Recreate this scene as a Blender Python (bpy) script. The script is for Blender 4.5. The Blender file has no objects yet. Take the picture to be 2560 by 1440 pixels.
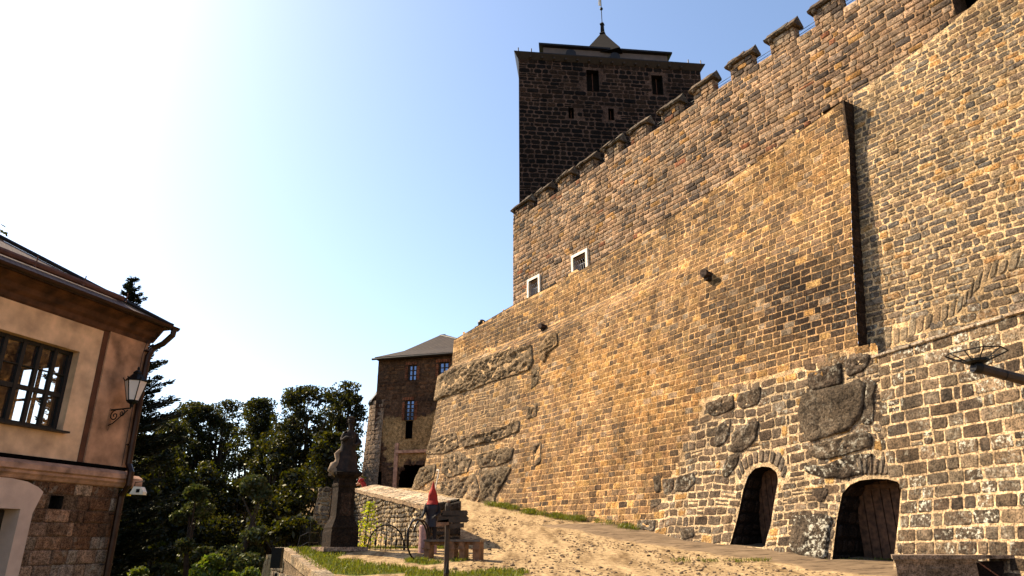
import bpy, math, random
import numpy as np
from mathutils import Vector, noise
R = math.radians
# ------------------------------------------------------------------ camera, sky, sun, exposure
scn = bpy.context.scene
PITCH = 20.1
cam_d = bpy.data.cameras.new('camera'); cam = bpy.data.objects.new('camera', cam_d)
scn.collection.objects.link(cam); scn.camera = cam
cam_d.sensor_width = 36; cam_d.lens = 36*1731/2560; cam_d.clip_start = .05; cam_d.clip_end = 3000
cam.location = (0, 0, 0); cam.rotation_euler = (R(90+PITCH), 0, 0)
SUN_AZ, SUN_EL = -66.0, 43.0        # azimuth measured clockwise from +Y
SKY_STR, SUN_STR, EXPO = .115, 5.0, 1.22
w = bpy.data.worlds.new("World"); scn.world = w; w.use_nodes = True
wn = w.node_tree.nodes; wl = w.node_tree.links
sky = wn.new('ShaderNodeTexSky'); sky.sky_type = 'NISHITA'; sky.sun_disc = False
sky.sun_elevation = R(SUN_EL); sky.sun_rotation = R(SUN_AZ)
sky.air_density = 1.0; sky.dust_density = 1.5; sky.ozone_density = 1.3; sky.altitude = 200
wl.new(sky.outputs[0], wn['Background'].inputs[0]); wn['Background'].inputs[1].default_value = SKY_STR
sd = bpy.data.lights.new('sun', 'SUN'); sd.energy = SUN_STR; sd.angle = R(.5); sd.color = (1, .84, .60)
so = bpy.data.objects.new('sun', sd); scn.collection.objects.link(so)
so.rotation_euler = (R(90-SUN_EL), 0, R(180-SUN_AZ)); so.location = (-40, 30, 60)
scn.view_settings.view_transform = 'Standard'; scn.view_settings.look = 'None'
scn.view_settings.exposure = EXPO; scn.view_settings.gamma = 1
rnd = random.Random(7)
# ------------------------------------------------------------------ picture <-> world helpers
F = 1731.0; CP, SP = math.cos(R(PITCH)), math.sin(R(PITCH))
def ray(x, y):
    u = (x-1280)/F; v = (720-y)/F
    return u, CP-v*SP, SP+v*CP
def at(x, y, Y):
    a, b, c = ray(x, y); k = Y/b
    return Vector((a*k, Y, c*k))
def proj(p):
    d = p[1]*CP+p[2]*SP
    if d < .1: return (-9999, -9999)
    return (1280+F*p[0]/d, 720-F*(-p[1]*SP+p[2]*CP)/d)
def interp(t, x):
    if x <= t[0][0]: return t[0][1]
    for (a, b), (c, d) in zip(t, t[1:]):
        if x <= c: return b+(d-b)*(x-a)/(c-a)
    return t[-1][1]
def inpoly(x, y, P):
    c = False; j = len(P)-1
    for i in range(len(P)):
        xi, yi = P[i]; xj, yj = P[j]
        if (yi > y) != (yj > y) and x < (xj-xi)*(y-yi)/(yj-yi)+xi: c = not c
        j = i
    return c
# ------------------------------------------------------------------ materials
def node_mat(name):
    m = bpy.data.materials.new(name); m.use_nodes = True
    return m, m.node_tree.nodes, m.node_tree.links, m.node_tree.nodes['Principled BSDF']
def M_plain(name, col, rough=.7, var=.25, scale=6, bump=.2, metal=0, spec=.3, bscale=None, emit=None):
    m, n, l, b = node_mat(name)
    b.inputs['Roughness'].default_value = rough; b.inputs['Metallic'].default_value = metal
    b.inputs['Specular IOR Level'].default_value = spec
    tc = n.new('ShaderNodeTexCoord'); nz = n.new('ShaderNodeTexNoise'); nz.inputs['Scale'].default_value = scale
    nz.inputs['Detail'].default_value = 6; l.new(tc.outputs['Object'], nz.inputs['Vector'])
    mr = n.new('ShaderNodeMapRange'); mr.inputs[1].default_value = .3; mr.inputs[2].default_value = .7
    mr.inputs[3].default_value = 1-var; mr.inputs[4].default_value = 1+var; l.new(nz.outputs[0], mr.inputs[0])
    mx = n.new('ShaderNodeVectorMath'); mx.operation = 'SCALE'; mx.inputs[0].default_value = col
    l.new(mr.outputs[0], mx.inputs['Scale']); l.new(mx.outputs[0], b.inputs['Base Color'])
    if bump:
        n2 = n.new('ShaderNodeTexNoise'); n2.inputs['Scale'].default_value = bscale or scale*5; n2.inputs['Detail'].default_value = 5
        l.new(tc.outputs['Object'], n2.inputs['Vector'])
        bp = n.new('ShaderNodeBump'); bp.inputs['Strength'].default_value = bump; bp.inputs['Distance'].default_value = .02
        l.new(n2.outputs[0], bp.inputs['Height']); l.new(bp.outputs[0], b.inputs['Normal'])
    if emit: b.inputs['Emission Color'].default_value = (*emit[:3], 1); b.inputs['Emission Strength'].default_value = emit[3]
    return m
def M_stone(name, pit=.5, lich_scale=9, bdist=.045, bstr=.85, grain=1.0):
    """stones and mortar: colour per stone in Col (alpha = how much lichen grows on it)"""
    m, n, l, b = node_mat(name)
    b.inputs['Roughness'].default_value = .92; b.inputs['Specular IOR Level'].default_value = .12
    tc = n.new('ShaderNodeTexCoord'); at_ = n.new('ShaderNodeAttribute'); at_.attribute_name = 'Col'
    def nz(s, d=6, r=.6):
        q = n.new('ShaderNodeTexNoise'); q.inputs['Scale'].default_value = s; q.inputs['Detail'].default_value = d
        q.inputs['Roughness'].default_value = r; l.new(tc.outputs['Object'], q.inputs['Vector']); return q
    def mr(src, a, b_, c, d):
        q = n.new('ShaderNodeMapRange'); q.inputs[1].default_value = a; q.inputs[2].default_value = b_
        q.inputs[3].default_value = c; q.inputs[4].default_value = d; l.new(src, q.inputs[0]); return q
    n1 = nz(5*grain, 8, .7); n2 = nz(.45, 5, .6); n3 = nz(22*grain, 4, .7)
    f1 = mr(n1.outputs[0], .32, .68, .30, 1.55); f2 = mr(n2.outputs[0], .35, .65, .72, 1.22); f3 = mr(n3.outputs[0], .40, .54, .35, 1.12)
    a = n.new('ShaderNodeMath'); a.operation = 'MULTIPLY'; l.new(f1.outputs[0], a.inputs[0]); l.new(f2.outputs[0], a.inputs[1])
    a2 = n.new('ShaderNodeMath'); a2.operation = 'MULTIPLY'; l.new(a.outputs[0], a2.inputs[0]); l.new(f3.outputs[0], a2.inputs[1])
    mpv = n.new('ShaderNodeMapping'); mpv.inputs['Scale'].default_value = (.9, .9, .07); l.new(tc.outputs['Object'], mpv.inputs[0])
    ns = n.new('ShaderNodeTexNoise'); ns.inputs['Scale'].default_value = 1.3; ns.inputs['Detail'].default_value = 5; l.new(mpv.outputs[0], ns.inputs['Vector'])
    fs = mr(ns.outputs[0], .50, .66, 1.04, .74); a3 = n.new('ShaderNodeMath'); a3.operation = 'MULTIPLY'; l.new(a2.outputs[0], a3.inputs[0]); l.new(fs.outputs[0], a3.inputs[1]); a2 = a3
    sc = n.new('ShaderNodeVectorMath'); sc.operation = 'SCALE'; l.new(at_.outputs['Color'], sc.inputs[0]); l.new(a2.outputs[0], sc.inputs['Scale'])
    # lichen
    n4 = nz(lich_scale, 7, .75)
    ln = mr(n4.outputs[0], .52, .60, 0, 1)
    n5 = nz(1.1, 3, .5); lm = mr(n5.outputs[0], .42, .58, 0, 1)
    la = n.new('ShaderNodeMath'); la.operation = 'MULTIPLY'; l.new(ln.outputs[0], la.inputs[0]); l.new(lm.outputs[0], la.inputs[1])
    lb = n.new('ShaderNodeMath'); lb.operation = 'MULTIPLY'; lb.use_clamp = True; l.new(la.outputs[0], lb.inputs[0]); l.new(at_.outputs['Alpha'], lb.inputs[1])
    mx = n.new('ShaderNodeMix'); mx.data_type = 'RGBA'; l.new(lb.outputs[0], mx.inputs[0]); l.new(sc.outputs[0], mx.inputs[6])
    mx.inputs[7].default_value = (.50, .46, .36, 1)
    l.new(mx.outputs[2], b.inputs['Base Color'])
    bp = n.new('ShaderNodeBump'); bp.inputs['Strength'].default_value = bstr; bp.inputs['Distance'].default_value = bdist
    ad = n.new('ShaderNodeMath'); ad.operation = 'ADD'; l.new(n1.outputs[0], ad.inputs[0]); l.new(n3.outputs[0], ad.inputs[1])
    l.new(ad.outputs[0], bp.inputs['Height']); l.new(bp.outputs[0], b.inputs['Normal'])
    return m
def M_leaf(name, c, t, tr=.45):
    m = bpy.data.materials.new(name); m.use_nodes = True; n = m.node_tree.nodes; l = m.node_tree.links
    n.remove(n['Principled BSDF']); o = n['Material Output']
    a = n.new('ShaderNodeAttribute'); a.attribute_name = 'Col'
    d = n.new('ShaderNodeBsdfDiffuse'); tt = n.new('ShaderNodeBsdfTranslucent'); g = n.new('ShaderNodeBsdfGlossy'); g.inputs['Roughness'].default_value = .45
    for nd, cc in ((d, c), (tt, t)):
        v = n.new('ShaderNodeVectorMath'); v.operation = 'MULTIPLY'; l.new(a.outputs['Color'], v.inputs[0]); v.inputs[1].default_value = cc
        l.new(v.outputs[0], nd.inputs['Color'])
    g.inputs['Color'].default_value = (.6, .6, .5, 1)
    m1 = n.new('ShaderNodeMixShader'); m1.inputs[0].default_value = tr; l.new(d.outputs[0], m1.inputs[1]); l.new(tt.outputs[0], m1.inputs[2])
    m2 = n.new('ShaderNodeMixShader'); m2.inputs[0].default_value = .04; l.new(m1.outputs[0], m2.inputs[1]); l.new(g.outputs[0], m2.inputs[2])
    l.new(m2.outputs[0], o.inputs[0]); return m
STONE = M_stone('weathered_sandstone'); STONE_FINE = M_stone('small_sandstone', grain=1.6)
ROCK = M_stone('bedrock_stone', lich_scale=7, bdist=.10, bstr=.9, grain=.7)
IRON = M_plain('black_iron', (.010, .009, .008), .5, .3, 20, .3, .6)
DWOOD = M_plain('dark_wood', (.035, .020, .011), .7, .5, 9, .5)
BWOOD = M_plain('brown_wood', (.16, .075, .035), .65, .5, 9, .5)
SLATE = M_plain('slate', (.060, .040, .033), .6, .35, 5, .4)
BLACK = M_plain('dark_void', (.004, .003, .003), 1, 0, 1, 0, 0, 0)
TAR = M_plain('dark_sheet_metal', (.018, .013, .011), .45, .3, 4, .2, .3)
PLASTER_Y = M_plain('ochre_plaster', (.60, .36, .21), .9, .35, 2.2, .25, bscale=40)
PLASTER_P = M_plain('stained_pink_plaster', (.38, .195, .11), .9, .6, 2.0, .25, bscale=40)
PLASTER_B = M_plain('brown_painted_plaster', (.10, .035, .016), .9, .3, 3, .2)
WHITE = M_plain('white_paint', (.72, .62, .50), .7, .22, 6, .2)
PINKST = M_plain('pink_dressed_stone', (.55, .36, .27), .85, .12, 3, .25, bscale=30)
LEDGE = M_plain('stained_ledge_stone', (.36, .19, .12), .9, .45, 4, .5)
# ------------------------------------------------------------------ mesh collector
COL = scn.collection
def wloc(o):
    v = Vector((0, 0, 0))
    while o: v += o.location; o = o.parent
    return v
class MB:
    def __init__(s): s.v = []; s.f = []; s.c = []; s.m = []; s.mi = 0; s.col = (1, 1, 1, 0)
    def vert(s, p, c=None): s.v.append((p[0], p[1], p[2])); s.c.append(c or s.col); return len(s.v)-1
    def face(s, *i): s.f.append(i); s.m.append(s.mi)
    def quad(s, a, b, c, d, col=None): i = [s.vert(p, col) for p in (a, b, c, d)]; s.face(*i)
    def poly(s, P, col=None): s.face(*[s.vert(p, col) for p in P])
    def prism(s, P, d, col=None):
        """polygon P (3d points) extruded by vector d"""
        d = Vector(d); n = len(P); a = [s.vert(p, col) for p in P]; b = [s.vert(Vector(p)+d, col) for p in P]
        s.face(*a); s.face(*b[::-1])
        for i in range(n): s.face(a[i], b[i], b[(i+1) % n], a[(i+1) % n])
    def box(s, c, sz, ax=None, col=None, bev=0):
        X, Y, Z = ax or (Vector((1, 0, 0)), Vector((0, 1, 0)), Vector((0, 0, 1)))
        c = Vector(c); hx, hy, hz = [q/2 for q in sz]
        P = [c+X*a*hx+Y*b*hy-Z*hz for a, b in ((-1, -1), (1, -1), (1, 1), (-1, 1))]
        s.prism(P, Z*sz[2], col)
    def tube(s, P, r, n=8, col=None, cap=True):
        P = [Vector(p) for p in P]; rings = []
        rr = r if isinstance(r, (list, tuple)) else [r]*len(P)
        t0 = (P[1]-P[0]).normalized(); up = Vector((0, 0, 1)) if abs(t0.z) < .9 else Vector((1, 0, 0))
        x = t0.cross(up).normalized()
        for i, p in enumerate(P):
            t = (P[min(i+1, len(P)-1)]-P[max(i-1, 0)]).normalized()
            x = (x-t*x.dot(t)).normalized(); y = t.cross(x)
            rings.append([s.vert(p+(x*math.cos(q)+y*math.sin(q))*rr[i], col) for q in [2*math.pi*k/n for k in range(n)]])
        for a, b in zip(rings, rings[1:]):
            for k in range(n): s.face(a[k], a[(k+1) % n], b[(k+1) % n], b[k])
        if cap: s.face(*rings[0][::-1]); s.face(*rings[-1])
    def ball(s, c, r, n=8, m=6, sc=(1, 1, 1), col=None):
        c = Vector(c); rings = []
        for j in range(1, m):
            th = math.pi*j/m
            rings.append([s.vert(c+Vector((r*sc[0]*math.sin(th)*math.cos(2*math.pi*k/n), r*sc[1]*math.sin(th)*math.sin(2*math.pi*k/n), r*sc[2]*math.cos(th))), col) for k in range(n)])
        a = s.vert(c+Vector((0, 0, r*sc[2])), col); b = s.vert(c-Vector((0, 0, r*sc[2])), col)
        for k in range(n):
            s.face(a, rings[0][k], rings[0][(k+1) % n]); s.face(b, rings[-1][(k+1) % n], rings[-1][k])
            for q, t in zip(rings, rings[1:]): s.face(q[k], t[k], t[(k+1) % n], q[(k+1) % n])
    def lathe(s, c, prof, n=12, ax=None, col=None, sq=False):
        """profile [(r,h)]; sq: square section"""
        c = Vector(c); X, Y, Z = ax or (Vector((1, 0, 0)), Vector((0, 1, 0)), Vector((0, 0, 1))); rings = []
        if sq: n = 4
        for r, h in prof:
            o = math.pi/4 if sq else 0; k2 = math.sqrt(2) if sq else 1
            rings.append([s.vert(c+Z*h+(X*math.cos(2*math.pi*k/n+o)+Y*math.sin(2*math.pi*k/n+o))*r*k2, col) for k in range(n)])
        for a, b in zip(rings, rings[1:]):
            for k in range(n): s.face(a[k], a[(k+1) % n], b[(k+1) % n], b[k])
        s.face(*rings[0][::-1]); s.face(*rings[-1])
    def build(s, name, mat, parent=None, smooth=False, origin=None):
        o0 = wloc(parent) if parent else Vector(origin or (0, 0, 0))
        me = bpy.data.meshes.new(name)
        V = np.array(s.v, dtype=np.float64)-np.array(o0[:])
        me.from_pydata(V.tolist(), [], s.f)
        for m in (mat if isinstance(mat, (list, tuple)) else [mat]): me.materials.append(m)
        if any(s.m): me.polygons.foreach_set('material_index', s.m)
        ca = me.color_attributes.new('Col', 'FLOAT_COLOR', 'POINT')
        ca.data.foreach_set('color', np.array(s.c, dtype=np.float32).ravel())
        if smooth: me.polygons.foreach_set('use_smooth', [True]*len(me.polygons))
        me.update()
        o = bpy.data.objects.new(name, me); COL.objects.link(o)
        if parent: o.parent = parent
        else: o.location = o0
        return o
def tag(o, label=None, cat=None, group=None, kind=None):
    if label: o['label'] = label
    if cat: o['category'] = cat
    if group: o['group'] = group
    if kind: o['kind'] = kind
    return o
def thing(name, loc, label, cat, group=None):
    o = bpy.data.objects.new(name, None); COL.objects.link(o); o.location = loc; o.empty_display_size = .2
    return tag(o, label, cat, group)
def dup(o, parent=None, off=None):
    c = o.copy(); COL.objects.link(c)
    if parent: c.parent = parent
    for ch in list(o.children): dup(ch, c)
    return c
# ------------------------------------------------------------------ masonry
def vary(c, r, k=.25):
    f = 1+r.uniform(-k, k); h = r.uniform(-.06, .07)
    return (max(c[0]*f*(1+h), .004), max(c[1]*f, .004), max(c[2]*f*(1-h), .003))
def stone(M, surf, q, r, col, joint=.03, proud=.03, jit=.015, rings=3, rad=.28, tilt=.25):
    """q: four (s,z) corners; a pillow-faced stone set in the mortar"""
    (s0, z0), (s1, z1), (s2, z2), (s3, z3) = q
    w = max(abs(s1-s0), .05); h = max(abs(z3-z0), .05)
    ju, jv = min(joint/2/w, .3), min(joint/2/h, .3)
    rr = min(w, h)*rad*r.uniform(.6, 1.3); ru, rv = min(rr/w, .45), min(rr/h, .45)
    pts = [(ju, jv+rv), (ju+ru*.3, jv+rv*.3), (ju+ru, jv), (.5, jv), (1-ju-ru, jv), (1-ju-ru*.3, jv+rv*.3), (1-ju, jv+rv),
           (1-ju, 1-jv-rv), (1-ju-ru*.3, 1-jv-rv*.3), (1-ju-ru, 1-jv), (.5, 1-jv), (ju+ru, 1-jv), (ju+ru*.3, 1-jv-rv*.3), (ju, 1-jv-rv)]
    out = []
    for u, v in pts:
        s = (s0*(1-u)+s1*u)*(1-v)+(s3*(1-u)+s2*u)*v; z = (z0*(1-u)+z1*u)*(1-v)+(z3*(1-u)+z2*u)*v
        out.append((s+r.uniform(-jit, jit), z+r.uniform(-jit, jit)))
    cs = sum(p[0] for p in out)/len(out); cz = sum(p[1] for p in out)/len(out)
    ta, tb = r.uniform(-tilt, tilt)*proud/w*2, r.uniform(-tilt, tilt)*proud/h*2
    pr = proud*r.uniform(.6, 1.3); n = len(out); prev = None
    levels = [(0, -.03), (0, .5), (min(.02, .25*min(w, h)), .95), (min(.09, .42*min(w, h)), 1.0)]
    if rings == 2: levels = [(0, -.03), (min(.03, .25*min(w, h)), 1.0)]
    elif rings == 3: levels = [levels[0], levels[1], (min(.028, .3*min(w, h)), 1.0)]
    for ins, hh in levels:
        ring = []
        fu, fv = 1-2*ins/w, 1-2*ins/h
        for s, z in out:
            ss = cs+(s-cs)*fu; zz = cz+(z-cz)*fv
            P, N = surf(ss, zz)
            d = -.03 if hh < 0 else pr*hh+(ss-cs)*ta+(zz-cz)*tb
            ring.append(M.vert(P+N*d, col))
        if prev:
            for k in range(n): M.face(prev[k], prev[(k+1) % n], ring[(k+1) % n], ring[k])
        prev = ring
    P, N = surf(cs, cz); c = M.vert(P+N*(pr*r.uniform(.95, 1.25)), col)
    for k in range(n): M.face(prev[k], prev[(k+1) % n], c)
def masonry(M, surf, s0, s1, z0, z1, colf, rows=(.26, .36), wid=(.35, .85), skip=None, joint=.03, proud=.03, jit=.015,
            warp=.05, rings=3, split=.06, seed=1, rad=.28, edge=None, step=None, cuts=None):
    r = random.Random(seed)
    def W(s, z): return z+warp*noise.noise(Vector((s*.35, z*.5, seed*3.1)))+warp*.4*noise.noise(Vector((s*1.5, z*1.1, seed)))
    z = z0
    while z < z1-.06:
        h = min(r.uniform(*rows), z1-z)
        if z1-z-h < .1: h = z1-z
        s = s0-r.uniform(0, wid[0]*.8)
        while s < s1:
            w = r.uniform(*wid)*(1 if r.random() > .15 else .6)
            if step: w = max(.12, w*step(s, z))
            a, b = max(s, s0), min(s+w, s1)
            if s1-b < .12: b = s1
            s = s+w
            if b-a < .08: continue
            if edge:
                e0, e1 = edge(z+h/2)
                a = max(a, e0); b = min(b, e1)
                if b-a < .08: continue
            if cuts:
                for ca, cb in cuts(z+h*.5, h):
                    if ca-.01 < b and cb+.01 > a:
                        if ca-a > b-cb: b = ca-.01
                        else: a = cb+.01
                if b-a < .09: continue
            if skip and skip((a+b)/2, z+h/2, b-a, h): continue
            def q(za, zb): return [(a, W(a, za)), (b, W(b, za)), (b, W(b, zb)), (a, W(a, zb))]
            if r.random() < split and h > .24:
                m = z+h*r.uniform(.4, .6)
                for qa, qb in ((z, m), (m, z+h)): stone(M, surf, q(qa, qb), r, colf(r, (a+b)/2, z+h/2), joint, proud, jit, rings, rad)
            else: stone(M, surf, q(z, z+h), r, colf(r, (a+b)/2, z+h/2), joint, proud, jit, rings, rad)
        z += h
def backing(M, surf, S, Z, colf, skip=None, bumpy=.005, snap=None):
    idx = {}
    def g(i, j):
        if (i, j) not in idx:
            P, N = surf(S[i], Z[j]) if not snap else surf(*snap(S[i], Z[j]))
            P = P+N*(bumpy*noise.noise(P*2.3)*2)
            idx[i, j] = M.vert(P, colf(S[i], Z[j]))
        return idx[i, j]
    for i in range(len(S)-1):
        for j in range(len(Z)-1):
            if skip and skip((S[i]+S[i+1])/2, (Z[j]+Z[j+1])/2): continue
            M.face(g(i, j), g(i+1, j), g(i+1, j+1), g(i, j+1))
def lin(a, b, n): return [a+(b-a)*i/n for i in range(n+1)]
def boulder(M, surf, P, r, col, proud=.15, amp=.06, nr=9, seed=0, layered=0, ns=1.6):
    """a big stone or rock face: outline P in (s,z), rings inward, displaced"""
    L = []
    n = len(P)
    for i in range(n):
        a, b = P[i], P[(i+1) % n]; d = math.hypot(b[0]-a[0], b[1]-a[1]); k = max(2, int(d/.10))
        for t in range(k): L.append((a[0]+(b[0]-a[0])*t/k, a[1]+(b[1]-a[1])*t/k))
    for _ in range(1): L = [((L[i-1][0]+2*L[i][0]+L[(i+1) % len(L)][0])/4, (L[i-1][1]+2*L[i][1]+L[(i+1) % len(L)][1])/4) for i in range(len(L))]
    L = [(s+.05*noise.noise(Vector((s*3, z*3, seed))), z+.05*noise.noise(Vector((s*3, z*3, seed+9)))) for s, z in L]
    cs = sum(p[0] for p in L)/len(L); cz = sum(p[1] for p in L)/len(L)
    big = max(math.hypot(p[0]-cs, p[1]-cz) for p in L); nr = max(nr, int(big/.11)); prev = None
    for j in range(nr+1):
        f = 1-j/nr if j else 1
        if j == 0: hh = -.04
        else:
            dist = min(1, (1-f+.02)*big/.16); hh = proud*.35*math.sin(dist*math.pi/2)
        if j == 1: f = 1
        ring = []
        for s, z in L:
            ss, zz = cs+(s-cs)*f, cz+(z-cz)*f
            Q, N = surf(ss, zz)
            k = 0
            if j > 0:
                e = min(1, (1-f)*big/.2)
                k = amp*e*(noise.fractal(Q*ns+Vector((seed, 0, 0)), .6, 2.1, 6)+.1-.8*max(0, .12-abs(noise.noise(Vector((ss*.9, zz*1.4, seed)))))/.12)
                if layered: k += layered*e*(abs(noise.noise(Vector((ss*.25, zz*3.2+ss*.5, seed))))*2-.5)
            g = 1+.5*noise.noise(Q*.9+Vector((0, seed, 0)))
            ring.append(M.vert(Q+N*(hh+k), (col[0]*g, col[1]*g, col[2]*g, col[3])))
        if prev:
            for q in range(len(ring)): M.face(prev[q], prev[(q+1) % len(ring)], ring[(q+1) % len(ring)], ring[q])
        prev = ring
    M.face(*prev)
# ------------------------------------------------------------------ terrain
GY = [(0, -1.65), (10, -1.40), (14, -1.08), (17, -.82), (19, -.64), (22, -.30), (24.5, -.05), (28, .52), (32.5, 1.05), (36, 1.62), (42, 2.65), (46, 3.2), (52, 3.6), (70, 4), (90, 4)]
PAR_A, PAR_B = Vector((-2.75, 24.15)), Vector((-8.3, 38.2))       # parapet line
EDGE = [(3, -1.0), (10, -1.6), (14, -3.0), (18.5, -5.0), (24.5, -7.9), (30, -10.2), (38, -11.6), (46, -13.5), (58, -14.0)]
def ground_z(x, y):
    g = interp(GY, y)
    px = PAR_A.x+(PAR_B.x-PAR_A.x)*(y-PAR_A.y)/(PAR_B.y-PAR_A.y)
    if 24.2 < y < 44 and x < px:
        g = -.38-.02*(y-24)
    elif y <= 24.2 and x < 0:
        g = interp(GY, min(y, 22.8)) - .0
    g += .05*noise.noise(Vector((x*.5, y*.5, 0)))+.02*noise.noise(Vector((x*1.7, y*1.7, 4)))
    ex = interp(EDGE, y)
    ex += .22
    if y < 62 and x < ex:
        t = min(1, (ex-x)/.2); low = -2.6 if y < 24 else -2.6-(min(y, 50)-24)*.2
        low -= max(0, ex-x)*.12; low = max(low, -9)
        g = g*(1-t)+low*t
    elif y >= 62: g = -8+max(0, y-95)*.16 if x < 8 else g
    if x < -9: g = max(g, -8.5)
    if y > 95: g = -8+(y-95)*.165+3*noise.noise(Vector((x*.012, y*.012, 2)))
    if y > 230: g = -8+135*.165+(y-230)*.03+3*noise.noise(Vector((x*.012, y*.012, 2)))
    return g
def srange(segs):
    o = []
    for a, b, d in segs:
        n = max(1, int(round((b-a)/d))); o += [a+(b-a)*i/n for i in range(n)]
    return o+[segs[-1][1]]
GRASS_P = [(-6.3, 20.6, 1.7, 2.0), (-5.3, 19.3, 1.9, 1.3), (-6.6, 22.2, 1.1, 1.6), (-3.6, 18.6, 1.3, .9), (-1.0, 17.2, .9, 1.0), (-1.9, 17.8, .8, .7), (-.3, 18.0, .8, .7),
           (-2.6, 20.3, .35, .5), (-2.2, 19.9, .45, .35), (-1.5, 20.4, .35, .3), (-2.35, 22.9, .6, .3), (-3.9, 23.3, 1.2, .35), (-1.6, 21.3, .35, .25)]
def is_grass(x, y):
    k = 0
    for a, b, c, d in GRASS_P: k = max(k, 1-((x-a)/c)**2-((y-b)/d)**2)
    return k
def build_ground():
    X = srange([(-500, -120, 40), (-120, -40, 8), (-40, -14, 1.5), (-14, 11, .2), (11, 30, 1.5), (30, 120, 15), (120, 500, 60)])
    Y = srange([(-60, 0, 6), (0, 12, .8), (12, 30, .2), (30, 48, .35), (48, 100, 2.5), (100, 400, 12), (400, 1500, 110)])
    M = MB(); ix = []
    for y in Y:
        row = []
        for x in X:
            z = ground_z(x, y); g = is_grass(x, y); g = g+.6*noise.noise(Vector((x*1.6, y*1.6, 7))) if g > 0 else 0
            gr = max(0, min(1, g*2.5))
            if x < interp(EDGE, y)-1.2 and y < 62 or y >= 62: gr = .9
            # bare bedrock slab at the foot of the wall
            sw = (x-7.1)*NX+(y-29.6)*NY
            rk = max(0, min(1, (5.9-sw)/.7+.9*noise.noise(Vector((x*.7, y*.7, 3))))) if 14 < y < 28.5 else 0
            if 36 > y > 24.2 and x < PAR_A.x+(PAR_B.x-PAR_A.x)*(y-PAR_A.y)/(PAR_B.y-PAR_A.y): gr = .4
            if rk > 0: z += rk*(.05+.10*abs(noise.noise(Vector((x*.5, y*1.4, 5)))))
            row.append(M.vert((x, y, z), (gr, rk, 0, 1)))
        ix.append(row)
    for j in range(len(Y)-1):
        for i in range(len(X)-1): M.face(ix[j][i], ix[j][i+1], ix[j+1][i+1], ix[j+1][i])
    m, n, l, b = node_mat('trodden_ground'); b.inputs['Roughness'].default_value = .95; b.inputs['Specular IOR Level'].default_value = .1
    tc = n.new('ShaderNodeTexCoord'); a = n.new('ShaderNodeAttribute'); a.attribute_name = 'Col'
    sep = n.new('ShaderNodeSeparateColor'); l.new(a.outputs['Color'], sep.inputs[0])
    def nz(s, d=8, r=.65, st=None):
        q = n.new('ShaderNodeTexNoise'); q.inputs['Scale'].default_value = s; q.inputs['Detail'].default_value = d; q.inputs['Roughness'].default_value = r
        if st:
            mp = n.new('ShaderNodeMapping'); mp.inputs['Scale'].default_value = st; mp.inputs['Rotation'].default_value = (0, 0, R(-34)); l.new(tc.outputs['Object'], mp.inputs[0]); l.new(mp.outputs[0], q.inputs['Vector'])
        else: l.new(tc.outputs['Object'], q.inputs['Vector'])
        return q
    def ramp(src, st):
        q = n.new('ShaderNodeValToRGB'); e = q.color_ramp.elements
        e[0].position, e[0].color = st[0][0], (*st[0][1], 1); e[1].position, e[1].color = st[-1][0], (*st[-1][1], 1)
        for p, c in st[1:-1]: k = e.new(p); k.color = (*c, 1)
        l.new(src, q.inputs[0]); return q
    nA = nz(7); nB = nz(.5, 6); nC = nz(40, 3, .8); nD = nz(3, 9, .75, (.5, 1.6, 1))
    sand = ramp(nA.outputs[0], [(.34, (.11, .065, .034)), (.46, (.40, .27, .14)), (.62, (.53, .37, .19))])
    dirt = ramp(nC.outputs[0], [(.33, (.40, .40, .40)), (.48, (.95, .95, .95)), (.8, (1.1, 1.1, 1.1))])
    mu = n.new('ShaderNodeMix'); mu.data_type = 'RGBA'; mu.blend_type = 'MULTIPLY'; mu.inputs[0].default_value = 1; l.new(sand.outputs[0], mu.inputs[6]); l.new(dirt.outputs[0], mu.inputs[7])
    rock = ramp(nD.outputs[0], [(.34, (.035, .022, .014)), (.46, (.17, .115, .068)), (.7, (.29, .20, .12))])
    gras = ramp(nz(2.3).outputs[0], [(.3, (.035, .05, .008)), (.55, (.10, .12, .018)), (.75, (.20, .19, .04))])
    def mask(src, nsrc, k=.5):
        q = n.new('ShaderNodeMath'); q.operation = 'MULTIPLY_ADD'; q.inputs[1].default_value = k; q.inputs[2].default_value = -k/2; l.new(nsrc, q.inputs[0])
        s = n.new('ShaderNodeMath'); s.operation = 'ADD'; l.new(src, s.inputs[0]); l.new(q.outputs[0], s.inputs[1])
        t = n.new('ShaderNodeMapRange'); t.inputs[1].default_value = .35; t.inputs[2].default_value = .65; l.new(s.outputs[0], t.inputs[0]); return t
    nE = nz(1.1, 7, .6, (2.2, .35, 1)); rt = ramp(nE.outputs[0], [(.36, (.52, .48, .44)), (.5, (.92, .92, .92)), (.62, (1.12, 1.12, 1.12))])
    mv = n.new('ShaderNodeMix'); mv.data_type = 'RGBA'; mv.blend_type = 'MULTIPLY'; mv.inputs[0].default_value = 1; l.new(mu.outputs[2], mv.inputs[6]); l.new(rt.outputs[0], mv.inputs[7]); mu = mv
    mk = mask(sep.outputs[1], nB.outputs[0], 1.2); mg = mask(sep.outputs[0], nA.outputs[0], 1.0)
    x1 = n.new('ShaderNodeMix'); x1.data_type = 'RGBA'; l.new(mk.outputs[0], x1.inputs[0]); l.new(mu.outputs[2], x1.inputs[6]); l.new(rock.outputs[0], x1.inputs[7])
    x2 = n.new('ShaderNodeMix'); x2.data_type = 'RGBA'; l.new(mg.outputs[0], x2.inputs[0]); l.new(x1.outputs[2], x2.inputs[6]); l.new(gras.outputs[0], x2.inputs[7])
    l.new(x2.outputs[2], b.inputs['Base Color'])
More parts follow.
